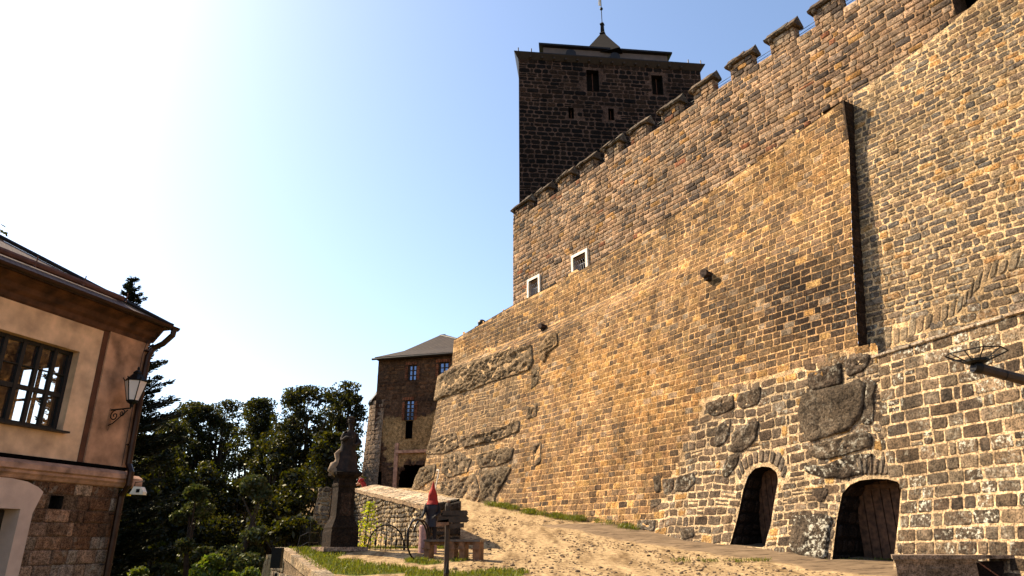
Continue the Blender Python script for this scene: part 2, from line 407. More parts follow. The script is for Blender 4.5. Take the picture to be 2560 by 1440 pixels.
    ad = n.new('ShaderNodeMath'); ad.operation = 'ADD'; l.new(nD.outputs[0], ad.inputs[0]); l.new(nC.outputs[0], ad.inputs[1])
    bp = n.new('ShaderNodeBump'); bp.inputs['Strength'].default_value = .7; bp.inputs['Distance'].default_value = .04; l.new(ad.outputs[0], bp.inputs['Height']); l.new(bp.outputs[0], b.inputs['Normal'])
    tag(M.build('ground', m, smooth=True), kind='structure')
# ------------------------------------------------------------------ castle wall surfaces
AZ = R(-33.9); AX, AY = math.sin(AZ), math.cos(AZ); NX, NY = -AY, AX
OX, OY = 7.1, 29.6
NW = Vector((NX, NY, 0)); AW = Vector((AX, AY, 0))
def wall_pt(s, d, z): return Vector((OX+AX*s+NX*d, OY+AY*s+NY*d, z))
def onsurf(px, py, df):
    d = 2.0
    X, Y, Z = ray(px, py)
    for _ in range(40):
        o = (OX+NX*d, OY+NY*d); k = (o[0]*NX+o[1]*NY)/(X*NX+Y*NY)
        s = (k*X-OX)*AX+(k*Y-OY)*AY; z = k*Z
        d = d*.5+df(s, z)*.5
    return s, z
PL = [(0, 3.15), (2.0, 2.75), (4, 2.3), (7.1, 1.75), (10.3, 1.2), (11.0, .55), (13.5, .38)]
PR = [(-1.2, 4.6), (-.7, 4.35), (.5, 3.85), (2, 3.45), (5.4, 3.0), (9, 2.25), (12.9, 1.3), (15.5, 1.0)]
PX = [(4, 2.85), (5.4, 2.52), (12.9, .95), (15.5, .30), (16.5, .1), (18, .05)]
def d_left(s, z):
    t = max(0, min(1, (s+10)/18)); t2 = t
    return interp(PR, z)*(1-t2)+interp(PL, z)*t2
def d_right(s, z): return interp(PX, z)
def mksurf(df):
    def f(s, z):
        d = df(s, z); e = .15; dd = (df(s, z+e)-df(s, z-e))/(2*e)
        N = (NW-Vector((0, 0, 1))*dd).normalized()
        return wall_pt(s, d, z), N
    return f
S_left = mksurf(d_left); S_right = mksurf(d_right); S_up = mksurf(lambda s, z: 0)
SC = -9.95
zb_pts = [(1135, 850), (1283, 763), (1480, 660), (1600, 590), (1700, 530), (1900, 400), (2120, 245)]
ZBL = sorted([onsurf(x, y, d_left) for x, y in zb_pts]); ZBL = [(a, b) for a, b in ZBL]
ZBL[0] = (SC, ZBL[0][1])
ZBR = sorted([onsurf(x, y, d_right) for x, y in [(2172, 215), (2300, 125), (2450, 0)]])
ZBR = [(-22, ZBR[0][1]+(ZBR[0][1]-ZBR[-1][1])/(ZBR[0][0]-ZBR[-1][0])*(-22-ZBR[0][0]))]+ZBR
S_END = onsurf(1135, 850, d_left)[0]
def C(px, py): return onsurf(px, py, d_left)
D1 = [C(*q) for q in [(1824, 1366), (1845, 1290), (1858, 1225), (1870, 1190), (1886, 1172), (1905, 1166), (1925, 1168), (1941, 1180), (1945, 1200), (1930, 1290), (1912, 1368)]]
D2 = [C(*q) for q in [(2079, 1412), (2092, 1300), (2105, 1235), (2125, 1212), (2150, 1201), (2185, 1197), (2220, 1198), (2245, 1205), (2255, 1222), (2247, 1310), (2232, 1425)]]
BOULD = [  # (outline in photo px on the wall, tone, lichen, proud, layered)
 ([(2020, 935), (2105, 905), (2108, 960), (2040, 975), (2022, 972)], (0.069, 0.047, 0.031), .3, .12, 0),
 ([(2114, 903), (2150, 888), (2180, 884), (2165, 925), (2125, 945), (2114, 930)], (0.092, 0.064, 0.043), .3, .14, 0),
 ([(2012, 985), (2150, 952), (2165, 960), (2155, 1040), (2130, 1075), (2025, 1105), (2010, 1080), (1998, 1040), (2002, 1005)], (0.124, 0.089, 0.058), .15, .20, 0),
 ([(2170, 950), (2190, 950), (2185, 1040), (2180, 1062), (2150, 1062), (2160, 1020)], (0.092, 0.068, 0.047), 2.2, .14, 0),
 ([(2028, 1115), (2130, 1085), (2180, 1080), (2185, 1115), (2120, 1135), (2050, 1150), (2020, 1135)], (0.101, 0.072, 0.047), .7, .15, 0),
 ([(2010, 1162), (2060, 1165), (2110, 1145), (2182, 1130), (2178, 1175), (2140, 1190), (2090, 1198), (2050, 1192), (2012, 1180)], (0.078, 0.055, 0.037), 1.8, .16, 0),
 ([(1990, 1290), (2050, 1285), (2080, 1290), (2075, 1330), (2068, 1395), (2000, 1393), (1975, 1370), (1982, 1320)], (0.092, 0.066, 0.044), 2.0, .2, 0),
 ([(1925, 1385), (1985, 1380), (2060, 1398), (2055, 1412), (1960, 1405), (1925, 1400)], (0.120, 0.085, 0.055), .3, .14, 0),
 ([(2030, 1220), (2075, 1215), (2070, 1245), (2048, 1258), (2030, 1240)], (0.087, 0.060, 0.041), .3, .1, 0),
 ([(1845, 985), (1905, 965), (1900, 1010), (1855, 1022), (1843, 1010)], (0.078, 0.053, 0.033), .3, .12, 0),
 ([(1765, 1010), (1835, 985), (1838, 1022), (1790, 1040), (1768, 1035)], (0.101, 0.066, 0.039), .3, .12, 0),
 ([(1870, 1060), (1900, 1050), (1890, 1100), (1855, 1130), (1826, 1130), (1832, 1085)], (0.110, 0.078, 0.051), .6, .14, 0),
 ([(1800, 1060), (1828, 1045), (1825, 1090), (1800, 1120), (1785, 1115), (1790, 1080)], (0.097, 0.070, 0.047), .4, .12, 0),
 ([(1820, 1138), (1850, 1130), (1845, 1160), (1820, 1195), (1806, 1190), (1810, 1160)], (0.101, 0.072, 0.047), .8, .12, 0),
 ([(1690, 1195), (1735, 1180), (1740, 1205), (1720, 1230), (1688, 1228)], (0.087, 0.061, 0.039), .8, .13, 0),
 ([(1655, 1200), (1686, 1195), (1684, 1230), (1660, 1235)], (0.138, 0.093, 0.058), .4, .11, 0),
 ([(1632, 1190), (1652, 1185), (1652, 1230), (1638, 1232)], (0.120, 0.085, 0.055), .4, .11, 0),
 ([(1625, 1250), (1655, 1245), (1652, 1265), (1628, 1272)], (0.120, 0.085, 0.055), .4, .1, 0),
 ([(1595, 1300), (1640, 1298), (1635, 1328), (1592, 1322)], (0.110, 0.081, 0.055), .4, .14, 0),
 ([(1700, 1320), (1735, 1318), (1740, 1345), (1705, 1348)], (0.120, 0.085, 0.055), .5, .12, 0),
 # layered bedrock on the left
 ([(1096, 942), (1140, 918), (1240, 885), (1330, 862), (1334, 905), (1325, 925), (1230, 955), (1180, 975), (1120, 990), (1086, 1003)], (0.228, 0.152, 0.083), .1, .22, .22),
 ([(1348, 870), (1372, 838), (1394, 830), (1396, 862), (1372, 880), (1362, 905), (1350, 900)], (0.252, 0.159, 0.080), .1, .25, .1),
 ([(1150, 1098), (1230, 1080), (1300, 1052), (1298, 1078), (1240, 1102), (1160, 1120)], (0.212, 0.144, 0.083), .1, .22, .2),
 ([(1076, 1100), (1140, 1080), (1148, 1118), (1110, 1135), (1066, 1135)], (0.196, 0.133, 0.076), .1, .18, .2),
 ([(1112, 1140), (1150, 1128), (1180, 1150), (1170, 1180), (1120, 1195), (1105, 1180)], (0.203, 0.141, 0.083), .1, .16, 0),
 ([(1190, 1140), (1250, 1122), (1285, 1120), (1280, 1150), (1240, 1165), (1200, 1170)], (0.196, 0.133, 0.076), .1, .18, 0),
 ([(1052, 1170), (1092, 1160), (1085, 1195), (1050, 1222), (1030, 1228), (1040, 1195)], (0.212, 0.148, 0.086), .1, .2, .08),
 ([(1092, 1208), (1140, 1200), (1190, 1185), (1200, 1230), (1180, 1268), (1110, 1268), (1060, 1268)], (0.220, 0.152, 0.089), .1, .2, .05),
 ([(1200, 1182), (1262, 1165), (1280, 1170), (1262, 1205), (1240, 1240), (1238, 1268), (1190, 1272), (1204, 1230)], (0.212, 0.148, 0.086), .15, .24, .08),
 ([(1330, 925), (1350, 915), (1345, 960), (1328, 975)], (0.228, 0.156, 0.086), .1, .12, 0),
 ([(1318, 1015), (1345, 1005), (1342, 1040), (1318, 1050)], (0.220, 0.148, 0.083), .1, .12, 0),
 ([(1332, 1110), (1355, 1105), (1352, 1160), (1334, 1168)], (0.203, 0.133, 0.076), .1, .12, 0),
]
BP = [[C(*q) for q in b[0]] for b in BOULD]
BB = [(min(p[0] for p in P), max(p[0] for p in P), min(p[1] for p in P), max(p[1] for p in P)) for P in BP]
def in_boulder(s, z):
    for P, b in zip(BP, BB):
        if b[0] < s < b[1] and b[2] < z < b[3] and inpoly(s, z, P): return True
    return False
def spans(P, z):
    xs = []
    for i in range(len(P)):
        a, b = P[i], P[(i+1) % len(P)]
        if (a[1] > z) != (b[1] > z): xs.append(a[0]+(b[0]-a[0])*(z-a[1])/(b[1]-a[1]))
    xs.sort()
    return (xs[0], xs[-1]) if len(xs) > 1 else None
CUTP = []
def cuts_left(z, h):
    o = []
    for P in CUTP:
        q = [t for t in (spans(P, z-h*.4), spans(P, z), spans(P, z+h*.4)) if t]
        if q: o.append((min(t[0] for t in q), max(t[1] for t in q)))
    return o
def skip_left(s, z, w, h):
    if z+h*.3 > interp(ZBL, s): return True
    if z < ground_wall(s)-.6: return True
    pts = [(s, z), (s-w*.42, z-h*.4), (s+w*.42, z-h*.4), (s-w*.42, z+h*.4), (s+w*.42, z+h*.4)]
    n = sum(in_boulder(*p) for p in pts)
    return n >= 4
def ground_wall(s):
    p = wall_pt(s, 3.6, 0); return interp(GY, p.y)
VOUS = []
STAIN = [(2010, 760, 150, 95, .95), (2060, 690, 110, 60, .7), (1830, 790, 70, 130, .5), (1930, 860, 160, 60, .45), (2120, 620, 60, 120, .35), (1740, 560, 200, 60, .2), (1570, 640, 130, 40, .25), (2080, 850, 90, 60, .3), (1800, 620, 70, 80, .2), (1280, 830, 130, 40, .35), (1200, 1040, 110, 60, .25)]
GOLD = [(1530, 930, 160, 80, .9), (1650, 1000, 120, 70, .8), (1420, 1180, 120, 80, .3), (1600, 1150, 120, 80, .35), (1380, 720, 130, 60, .4), (2000, 420, 200, 70, .5), (1150, 880, 60, 30, .9), (1700, 700, 120, 70, .3)]
def field(L, x, y):
    k = 0
    for a, b, c, d, e in L:
        q = ((x-a)/c)**2+((y-b)/d)**2
        if q < 2.6: k = max(k, e*math.exp(-q*q*.6))
    return k
def mixc(a, b, t): return tuple(a[i]*(1-t)+b[i]*t for i in range(3))
def col_left(r, s, z):
    x, y = proj(wall_pt(s, d_left(s, z), z))
    base = r.choice([(.22, .140, .070), (.19, .122, .068), (.25, .155, .068), (.20, .120, .06), (.165, .108, .065)])
    base = mixc(base, (.33, .175, .05), field(GOLD, x, y)*r.uniform(.5, 1))
    base = mixc(base, (.024, .015, .010), min(1, field(STAIN, x, y)*r.uniform(.9, 1.5)))
    rub = rubble(x, y); lich = .12
    if rub > 0: base = mixc(base, (.105, .08, .058), .85*rub); lich = .7*r.random()*rub
    if x < 1300 and y > 880: base = mixc(base, (.19, .13, .075), .5)
    if r.random() < .07: base = (.36, .21, .075)
    if r.random() < .12: base = mixc(base, (.06, .042, .03), .75)
    if r.random() < .05: base = mixc(base, (.30, .23, .16), .6)
    base = (base[0]*1.16, base[1]*1.08, base[2]*1.0)
    return (*vary(base, r, .28), lich)
def rubble(x, y):
    """photo zone of dark rubble round the two doors"""
    e = 1760-(y-950)*.42
    if y < 880: return 0
    t = (x-e)/40
    if x > 1990 and y > 885: t = max(t, 1)
    if y < 1000: t = min(t, (y-(985-(x-1760)*.32))/18)
    return max(0, min(1, t))
def mort_left(s, z):
    x, y = proj(wall_pt(s, d_left(s, z), z)); c = (.62, .36, .155)
    c = mixc(c, (.56, .39, .22), rubble(x, y)); c = mixc(c, (.24, .14, .07), field(STAIN, x, y)*.7)
    if x < 1300 and y > 880: c = mixc(c, (.46, .30, .155), .8)
    return (*c, 0)
def col_up(r, s, z):
    base = r.choice([(.32, .20, .12), (.21, .14, .095), (.33, .205, .115), (.24, .145, .085), (.31, .21, .135)])
    if s > -7 and z < interp(ZBL, s)+.30 and r.random() < .6: return (.02, .013, .01, 0)  # near-black stones paint the shadowed gap row along the ledge
    q = r.random()
    if q < .05: base = (.30, .155, .05)
    elif q < .065: base = (.25, .095, .045)
    elif q < .20: base = (.085, .06, .046)
    return (*vary(base, r, .32), .12)
def col_right(r, s, z):
    base = r.choice([(.23, .152, .083), (.18, .122, .075), (.27, .175, .09), (.20, .13, .08), (.13, .09, .06)])
    q = r.random()
    if q < .10: base = (.38, .20, .07)
    elif q < .25: base = (.11, .085, .065)
    t = max(0, min(1, (9.5-z)/4)); base = mixc(base, (.14, .105, .075), t*.6)
    return (*vary(base, r, .22), .25+.4*t)
def col_apron(r, s, z):
    base = r.choice([(.125, .088, .056), (.10, .070, .045), (.155, .108, .068), (.19, .132, .08), (.08, .056, .038)])
    return (*vary(base, r, .25), r.choice([.1, .5, 1.2, 1.7]))
def build_castle():
    # --- upper curtain wall with merlons
    cw = thing('curtain_wall', wall_pt(0, 0, 13), 'high brown stone curtain wall with merlons along its top, above the sloping lower wall', 'castle wall')
    SU0, SU1 = -20.5, 12.6; ZT = 19.2
    WINS = []   # (s0,s1,z0,z1)
    for (xa, ya, xb, yb) in [(1321, 740, 1352, 684), (1432, 682, 1471, 620)]:
        a = onsurf(xa, ya, lambda s, z: 0); b = onsurf(xb, yb, lambda s, z: 0); WINS.append((b[0], a[0], a[1]-.3, b[1]-.02))
    WB = (-16.2, -13.55, 16.3, 17.8)
    def hole(s, z, w=0, h=0):
        for a, b, c, d in WINS+[WB]:
            if a-w/2+.02 < s < b+w/2-.02 and c-h/2 < z < d+h/2-.02: return True
        return False
    def hole2(s, z): return hole(s, z) 
    gs = sorted(set(lin(SU0, SU1, 60)+[q for W in WINS+[WB] for q in (W[0], W[1])]))
    gz = sorted(set(lin(12.2, ZT, 12)+[q for W in WINS+[WB] for q in (W[2], W[3])]))
    M = MB()
    backing(M, S_up, gs, gz, lambda s, z: (.56, .33, .17, 0), skip=lambda s, z: hole2(s, z) or z < (interp(ZBL, s) if s > SC else 12)-1.6, bumpy=.01)
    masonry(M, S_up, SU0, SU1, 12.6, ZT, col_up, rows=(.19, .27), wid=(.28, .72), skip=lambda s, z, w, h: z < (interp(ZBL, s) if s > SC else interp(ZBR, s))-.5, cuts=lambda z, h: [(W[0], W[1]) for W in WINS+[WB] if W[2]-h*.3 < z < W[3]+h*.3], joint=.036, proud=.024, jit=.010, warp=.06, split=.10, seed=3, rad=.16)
    # body behind
    th = -NW*1.6
    M.col = (.12, .08, .055, 0)
    a, b = wall_pt(SU0, 0, ZT), wall_pt(SU1, 0, ZT)
    M.quad(a, b, b+th, a+th)
    M.quad(wall_pt(SU1, 0, ZT), wall_pt(SU1, 0, 12), wall_pt(SU1, -1.6, 12), wall_pt(SU1, -1.6, ZT))
    M.quad(wall_pt(SU1, -1.6, ZT), wall_pt(SU1, -1.6, 12), wall_pt(SU0, -1.6, 12), wall_pt(SU0, -1.6, ZT))
    M.build('wall_face', STONE, cw, smooth=True)
    # merlons
    r = random.Random(5)
    ends = [10.44, 8.36, 6.32, 4.29, 2.2, .16, -2.04, -4.12, -6.25, -8.34, -10.4, -12.5, -14.6, -16.7]
    for k, e in enumerate(ends):
        L0, L1 = e+.20, e+1.70
        if k == 0: L1 = 12.72
        z1 = 19.86
        def sf(s, z, e=e): return wall_pt(s, .015, z), NW
        m = MB(); m.col = (.33, .21, .13, 0)
        bs, be = L0+.16, L1-.16
        m.box(wall_pt((bs+be)/2, -.18, (ZT+z1)/2), (be-bs-.02, .34, z1-ZT+.02), (AW, NW, Vector((0, 0, 1))))
        masonry(m, sf, bs, be, ZT-.02, z1, col_up, rows=(.2, .27), wid=(.3, .6), proud=.03, seed=k+40, warp=.01)
        def se(t, z, bs=bs): return wall_pt(bs+.01, -t, z), -AW
        masonry(m, se, 0, .34, ZT, z1, col_up, rows=(.2, .27), wid=(.3, .5), proud=.02, seed=k+80, warp=.01, rings=2)
        mo = m.build('merlon', STONE, cw, smooth=False)
        # gabled coping, broken into slabs
        c = MB(); n = 2 if k else 3
        cuts = sorted([L0]+[L0+(L1-L0)*(i+1+r.uniform(-.2, .2))/(n+1) for i in range(n)]+[L1])
        for a, b in zip(cuts, cuts[1:]):
            g = .012; dz = r.uniform(-.03, .03); do = r.uniform(-.03, .03); cc = vary((.10, .068, .043), r, .2)
            S = lin(a+g, b-g, 4); rows_ = []
            for s in S:
                prof = [(.14, z1), (.20, z1+.08), (.15, z1+.14), (-.02, z1+.32), (-.16, z1+.50), (-.32, z1+.28), (-.46, z1+.10), (-.43, z1)]
                rows_.append([c.vert(wall_pt(s, d+do+.03*noise.noise(Vector((s*4, d*4, k))), z+dz+.045*noise.noise(Vector((s*3, d*5, k+.5)))), (*cc, .25)) for d, z in prof])
            for p, q in zip(rows_, rows_[1:]):
                for i in range(8): c.face(p[i], p[(i+1) % 8], q[(i+1) % 8], q[i])
            c.face(*rows_[0]); c.face(*rows_[-1][::-1])
        # corbel knob under the coping, left end
        c.ball(wall_pt(L1-.28, .10, z1-.06), .11, 8, 6, (1, 1, 1), (.09, .065, .045, 0))
        c.build('coping', STONE, mo)
    # guard wires in the gaps
    m = MB()
    for zz in (19.45, 19.6): m.tube([wall_pt(SU0, -.2, zz), wall_pt(12.2, -.2, zz)], .012, 5)
    m.build('guard_wire', IRON, cw)
    # two framed windows, barred
    for (a, b, c_, d) in WINS:
        m = MB(); fw = .16; X = (AW, NW, Vector((0, 0, 1)))
        m.box(wall_pt((a+b)/2, .03, d-fw/2), (b-a, .16, fw), X)
        for q in (a+fw/2, b-fw/2): m.box(wall_pt(q, .03, (c_+d-fw)/2), (fw, .16, d-fw-c_), X)
        f = m.build('window_frame', WHITE, cw)
        m = MB(); m.col = (.34, .3, .26, 1)
        P = [(a+fw, c_), (b-fw, c_), (b-fw, d-fw), (a+fw, d-fw)]
        for (p, q) in zip(P, P[1:]+P[:1]): m.quad(wall_pt(p[0], .1, p[1]), wall_pt(q[0], .1, q[1]), wall_pt(q[0], -.5, q[1]), wall_pt(p[0], -.5, p[1]))
        m.build('window_reveal', M_REVEAL, f)
        m = MB(); m.quad(*[wall_pt(p[0], -.45, p[1]) for p in P]); m.build('window_recess', BLACK, f)
        m = MB()
        for i in range(6):
            s = a+fw+(b-a-2*fw)*(i+.5)/6; zz = c_+.78*(d-fw-c_)
            m.tube([wall_pt(s, -.12, c_), wall_pt(s, -.10, zz-.15), wall_pt(s-.03, -.02, zz-.06), wall_pt(s, .0, zz)], .016, 5)
        m.tube([wall_pt(a+fw, -.12, c_+.5*(d-c_)), wall_pt(b-fw, -.12, c_+.5*(d-c_))], .014, 5)
        m.build('window_bars', M_BARS, f)
    m = MB(); a, b, c_, d = WB
    P = [(a, c_), (b, c_), (b, d), (a, d)]; m.col = (.16, .1, .065, 0)
    for (p, q) in zip(P, P[1:]+P[:1]): m.quad(wall_pt(p[0], .02, p[1]), wall_pt(q[0], .02, q[1]), wall_pt(q[0], -1.2, q[1]), wall_pt(p[0], -1.2, p[1]))
    m.build('window_opening', STONE, cw)
    m = MB(); m.quad(*[wall_pt(p[0], -1.15, p[1]) for p in P]); m.build('window_recess', BLACK, cw)
    # --- lower wall
    lw = thing('sloping_wall', wall_pt(0, 3.6, 0), 'massive sloping lower castle wall of golden stone with a buttress edge and two arched doorways', 'castle wall')
    global VOUS
    VR = {}
    def vous(cx, pts, wdt, n, seed, M):
        """voussoirs along a px polyline centre line pts, outward width wdt (m)"""
        r2 = random.Random(seed); L = [C(*q) for q in pts]
        cum = [0]
        for p, q in zip(L, L[1:]): cum.append(cum[-1]+math.dist(p, q))
        def P(t):
            for i in range(len(L)-1):
                if t <= cum[i+1] or i == len(L)-2:
                    f = (t-cum[i])/(cum[i+1]-cum[i]); return Vector((L[i][0]+(L[i+1][0]-L[i][0])*f, L[i][1]+(L[i+1][1]-L[i][1])*f))
        cc = Vector(C(*cx)); t = 0
        for i in range(n):
            t0, t1 = cum[-1]*i/n, cum[-1]*(i+1)/n; a, b = P(t0), P(t1); w = wdt*r2.uniform(.85, 1.15)
            oa, ob = (a-cc).normalized(), (b-cc).normalized()
            q = [tuple(a), tuple(b), tuple(b+ob*w), tuple(a+oa*w)]
            stone(M, S_left, q, r2, (*vary((.17, .125, .085), r2, .25), .2), .035, .04, .012, 3)
        outer = [P(cum[-1]*i/n) for i in range(n+1)]
        pol = [tuple(p) for p in outer]+[tuple(p+(p-cc).normalized()*wdt) for p in outer[::-1]]
        CUTP.append(pol)
    CUTP.extend([D1, D2]); M = MB()
    vous((1893, 1290), [(1850, 1205), (1862, 1178), (1880, 1162), (1903, 1156), (1928, 1158), (1948, 1174), (1955, 1200)], .42, 11, 3, M)
    vous((2170, 1330), [(2120, 1207), (2140, 1193), (2170, 1188), (2205, 1188), (2240, 1192), (2262, 1208)], .5, 13, 4, M)
    lo_edge = lambda z: (SC if z > 5.3 else (-10.5 if z > 2.2 else -11.15), 30)
    skl = lambda s, z, w, h: skip_left(s, z, w, h)
    def stepw(s, z):
        x, y = proj(wall_pt(s, d_left(s, z), z)); return .9 if rubble(x, y) > .5 else 1
    # neat coursed ashlar and, round the doors, rougher smaller courses
    def isrub(s, z):
        x, y = proj(wall_pt(s, d_left(s, z), z)); return rubble(x, y) > .5 or (x < 1330 and y > 870 and x < 1330-(y-880)*.2)
    masonry(M, S_left, -11.2, S_END, -1.2, 16, col_left, rows=(.22, .265), wid=(.30, .56), skip=lambda s, z, w, h: isrub(s, z) or skl(s, z, w, h), edge=lo_edge, cuts=cuts_left, joint=.040, proud=.013, jit=.010, warp=.04, split=.03, seed=11, rad=.10)
    masonry(M, S_left, -11.2, S_END, -1.2, 12.0, col_left, rows=(.20, .34), wid=(.24, .66), skip=lambda s, z, w, h: not isrub(s, z) or skl(s, z, w, h), edge=lo_edge, cuts=cuts_left, joint=.058, proud=.016, jit=.022, warp=.24, split=.12, seed=12, rad=.16)
    # mortar bed
    gs = sorted(lin(SC, S_END, 120)); gz = lin(-1.4, 16, 90)
    def bskip(s, z):
        if z > interp(ZBL, s)+.05: return True
        return False
    S2 = sorted(set([round(q, 3) for q in lin(-11.2, -4.0, 84)]+[round(q, 3) for q in lin(-4.0, S_END, 120)])); Z2 = sorted(set([round(q, 3) for q in lin(-1.4, 3.0, 52)]+[round(q, 3) for q in lin(3.0, 16, 80)]))
    def nearest(P, s, z):
        best = None
        for i in range(len(P)):
            a, b = P[i], P[(i+1) % len(P)]; dx, dz = b[0]-a[0], b[1]-a[1]; t = max(0, min(1, ((s-a[0])*dx+(z-a[1])*dz)/(dx*dx+dz*dz)))
            q = (a[0]+dx*t, a[1]+dz*t); dd = math.dist(q, (s, z))
            if best is None or dd < best[0]: best = (dd, q)
        return best
    def snap(s, z):
        for P in (D1, D2):
            if P[0][0]-3 < s < P[0][0]+3 and z < 3:
                dd, q = nearest(P, s, z)
                if dd < .085: return q
        if abs(s-SC) < .12 and z > 5.2: s = SC
        zb = interp(ZBL, s)
        if 0 < z-zb < .17: z = zb
        return s, z
    backing(M, S_left, S2, Z2, mort_left, skip=lambda s, z: z > interp(ZBL, s)+.10 or s < lo_edge(z)[0] or inpoly(s, z, D1) or inpoly(s, z, D2), snap=snap)
    # top ledge strip
    M.col = (.20, .13, .075, 0)
    for i in range(60):
        a = SC+(S_END-SC)*i/60; b = SC+(S_END-SC)*(i+1)/60
        za, zb_ = interp(ZBL, a), interp(ZBL, b)
        if b < 12.7: M.quad(wall_pt(a, d_left(a, za)+.02, za), wall_pt(b, d_left(b, zb_)+.02, zb_), wall_pt(b, -.1, zb_+.12), wall_pt(a, -.1, za+.12))
        else: M.quad(wall_pt(a, d_left(a, za)+.02, za), wall_pt(b, d_left(b, zb_)+.02, zb_), wall_pt(b, -1.2, zb_), wall_pt(a, -1.2, za))
    # far-left end face of the terrace wall
    zz = lin(-1, interp(ZBL, S_END), 20)
    for a, b in zip(zz, zz[1:]): M.quad(wall_pt(S_END, d_left(S_END, a), a), wall_pt(S_END, d_left(S_END, b), b), wall_pt(S_END, -3, b), wall_pt(S_END, -3, a))
    M.build('wall_face', STONE, lw, smooth=False)
    # dark row along the ledge: gap shade painted as stones in col_up
    # boulders / bedrock as parts
    for k, (b, P) in enumerate(zip(BOULD, BP)):
        m = MB(); boulder(m, S_left, P, rnd, (*b[1], b[2]), b[3], .11 if k >= 20 else .05, seed=k*1.7, layered=b[4]*.5, ns=2.6)
        m.build('bedrock' if k >= 20 else 'boulder', ROCK, lw, smooth=True)
    # buttress side face (faces the camera; its shade is painted in as dark stones)
    m = MB(); zz = lin(4.6, 15.5, 22); zt = interp(ZBL, SC)
    zz = [z for z in zz if z < zt]+[zt]
    def sside(t, z):
        di, do = d_right(SC, z)-.12, d_left(SC, z)
        if z > 12.9: do = do+.02
        return wall_pt(SC-.01, di+(do-di)*t, z), -AW
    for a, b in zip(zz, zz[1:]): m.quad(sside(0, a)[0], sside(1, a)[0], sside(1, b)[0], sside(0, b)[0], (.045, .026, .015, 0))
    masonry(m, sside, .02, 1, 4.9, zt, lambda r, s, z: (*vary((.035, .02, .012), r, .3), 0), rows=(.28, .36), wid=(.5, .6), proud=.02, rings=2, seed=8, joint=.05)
    m.quad(sside(0, zt)[0], sside(1, zt)[0], wall_pt(SC+1, d_left(SC+1, zt), zt), wall_pt(SC+1, -.1, zt), (.1, .06, .035, 0))
    for a, b in zip(zz, zz[1:]):
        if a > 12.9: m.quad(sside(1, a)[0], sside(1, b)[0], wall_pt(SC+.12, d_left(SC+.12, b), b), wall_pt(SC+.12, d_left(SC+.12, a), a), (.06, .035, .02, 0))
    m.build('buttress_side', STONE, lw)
    # right hand section
    m = MB(); ZR = lambda s: interp(ZBR, s)
    masonry(m, S_right, -21, SC, 4.6, 17.9, col_right, rows=(.175, .255), wid=(.23, .54), skip=lambda s, z, w, h: z+.05 > ZR(s) or arch_in(s, z), joint=.050, proud=.018, jit=.018, warp=.11, split=.12, seed=21, rad=.18)
    def snr(s, z): return (s, ZR(s)+.05) if 0 < z-ZR(s)-.05 < .3 else (s, z)
    backing(m, S_right, lin(-21, SC, 70), lin(4.4, 18, 60), lambda s, z: (.54, .355, .18, 0), skip=lambda s, z: z > ZR(s)+.15, snap=snr, bumpy=.006)
    # relieving arch of upright stones
    r3 = random.Random(31)
    a0 = [onsurf(x, y, d_right) for x, y in ARCH]
    for i in range(len(a0)-1):
        p, q = Vector(a0[i]), Vector(a0[i+1]); n = max(1, int(round((q-p).length/.26)))
        for k in range(n):
            a, b = p+(q-p)*k/n, p+(q-p)*(k+1)/n; cc = Vector(ARCH_C)
            oa, ob = (a-cc).normalized(), (b-cc).normalized(); w_ = r3.uniform(.42, .62)
            stone(m, S_right, [tuple(a), tuple(b), tuple(b+ob*w_), tuple(a+oa*w_)], r3, (*vary((.24, .165, .095), r3, .3), .3), .05, .025, .02, 3)
    m.build('wall_face_near', STONE, lw)
    # apron, lowest battered lump on the right
    T0, T1 = Vector((10.33, 19.5, 0)), Vector((11.73, 15.08, 0)); ad = (T1-T0).normalized(); an = Vector((-ad.y, ad.x, 0))
    if an.x > 0: an = -an
    AP = [(-1.2, 1.30), (-.6, 1.1), (1.3, .55), (4.93, 0)]
    def S_ap(a, z):
        d = interp(AP, z); dd = (interp(AP, z+.1)-interp(AP, z-.1))/.2
        return T0+ad*a+an*d+Vector((0, 0, z)), (an-Vector((0, 0, dd))).normalized()
    m = MB()
    EP = [(800, 2181), (905, 2181), (1000, 2176), (1100, 2182), (1160, 2200), (1196, 2230), (1212, 2254), (1300, 2246), (1410, 2233), (1500, 2226)]
    def amin(z, _c={}):
        z = round(z, 2)
        if z not in _c:
            lo, hi = -.3, 2.5
            for _ in range(24):
                q = (lo+hi)/2; x, y = proj(S_ap(q, z)[0])
                if x < interp(EP, y): lo = q
                else: hi = q
            _c[z] = (lo+hi)/2
        return _c[z]
    masonry(m, S_ap, -.1, 8.5, -1.2, 4.93, col_apron, rows=(.27, .37), wid=(.28, .80), joint=.055, proud=.017, jit=.012, warp=.06, split=.04, seed=17, rad=.12, edge=lambda z: (amin(z)+.02, 99))
    backing(m, lambda s, z: S_ap(max(s, amin(z)), z), lin(-.3, 8.5, 60), lin(-1.4, 4.93, 60), lambda s, z: (.58, .39, .215, 0), skip=lambda s, z: s < amin(z)-.25, bumpy=.006)
    for i in range(20):
        a, b = 8.5*i/20, 8.5*(i+1)/20
        p, q = S_ap(a, 4.93)[0], S_ap(b, 4.93)[0]
        m.quad(p+an*.03, q+an*.03, q-an*2.2+Vector((0, 0, .25)), p-an*2.2+Vector((0, 0, .25)), (.5, .36, .2, 0))
    # thin mortared ledge course
    masonry(m, lambda a, z: (T0+ad*a+an*.06+Vector((0, 0, z)), an), .1, 8.4, 4.90, 5.02, lambda r, s, z: (*vary((.42, .31, .21), r, .15), 0), rows=(.11, .12), wid=(.4, .9), proud=.02, joint=.02, jit=.01, warp=0, rings=2, seed=5)
    m.build('apron', STONE, lw)
    # door openings: reveal, recess, timber leaf
    inn = -NW
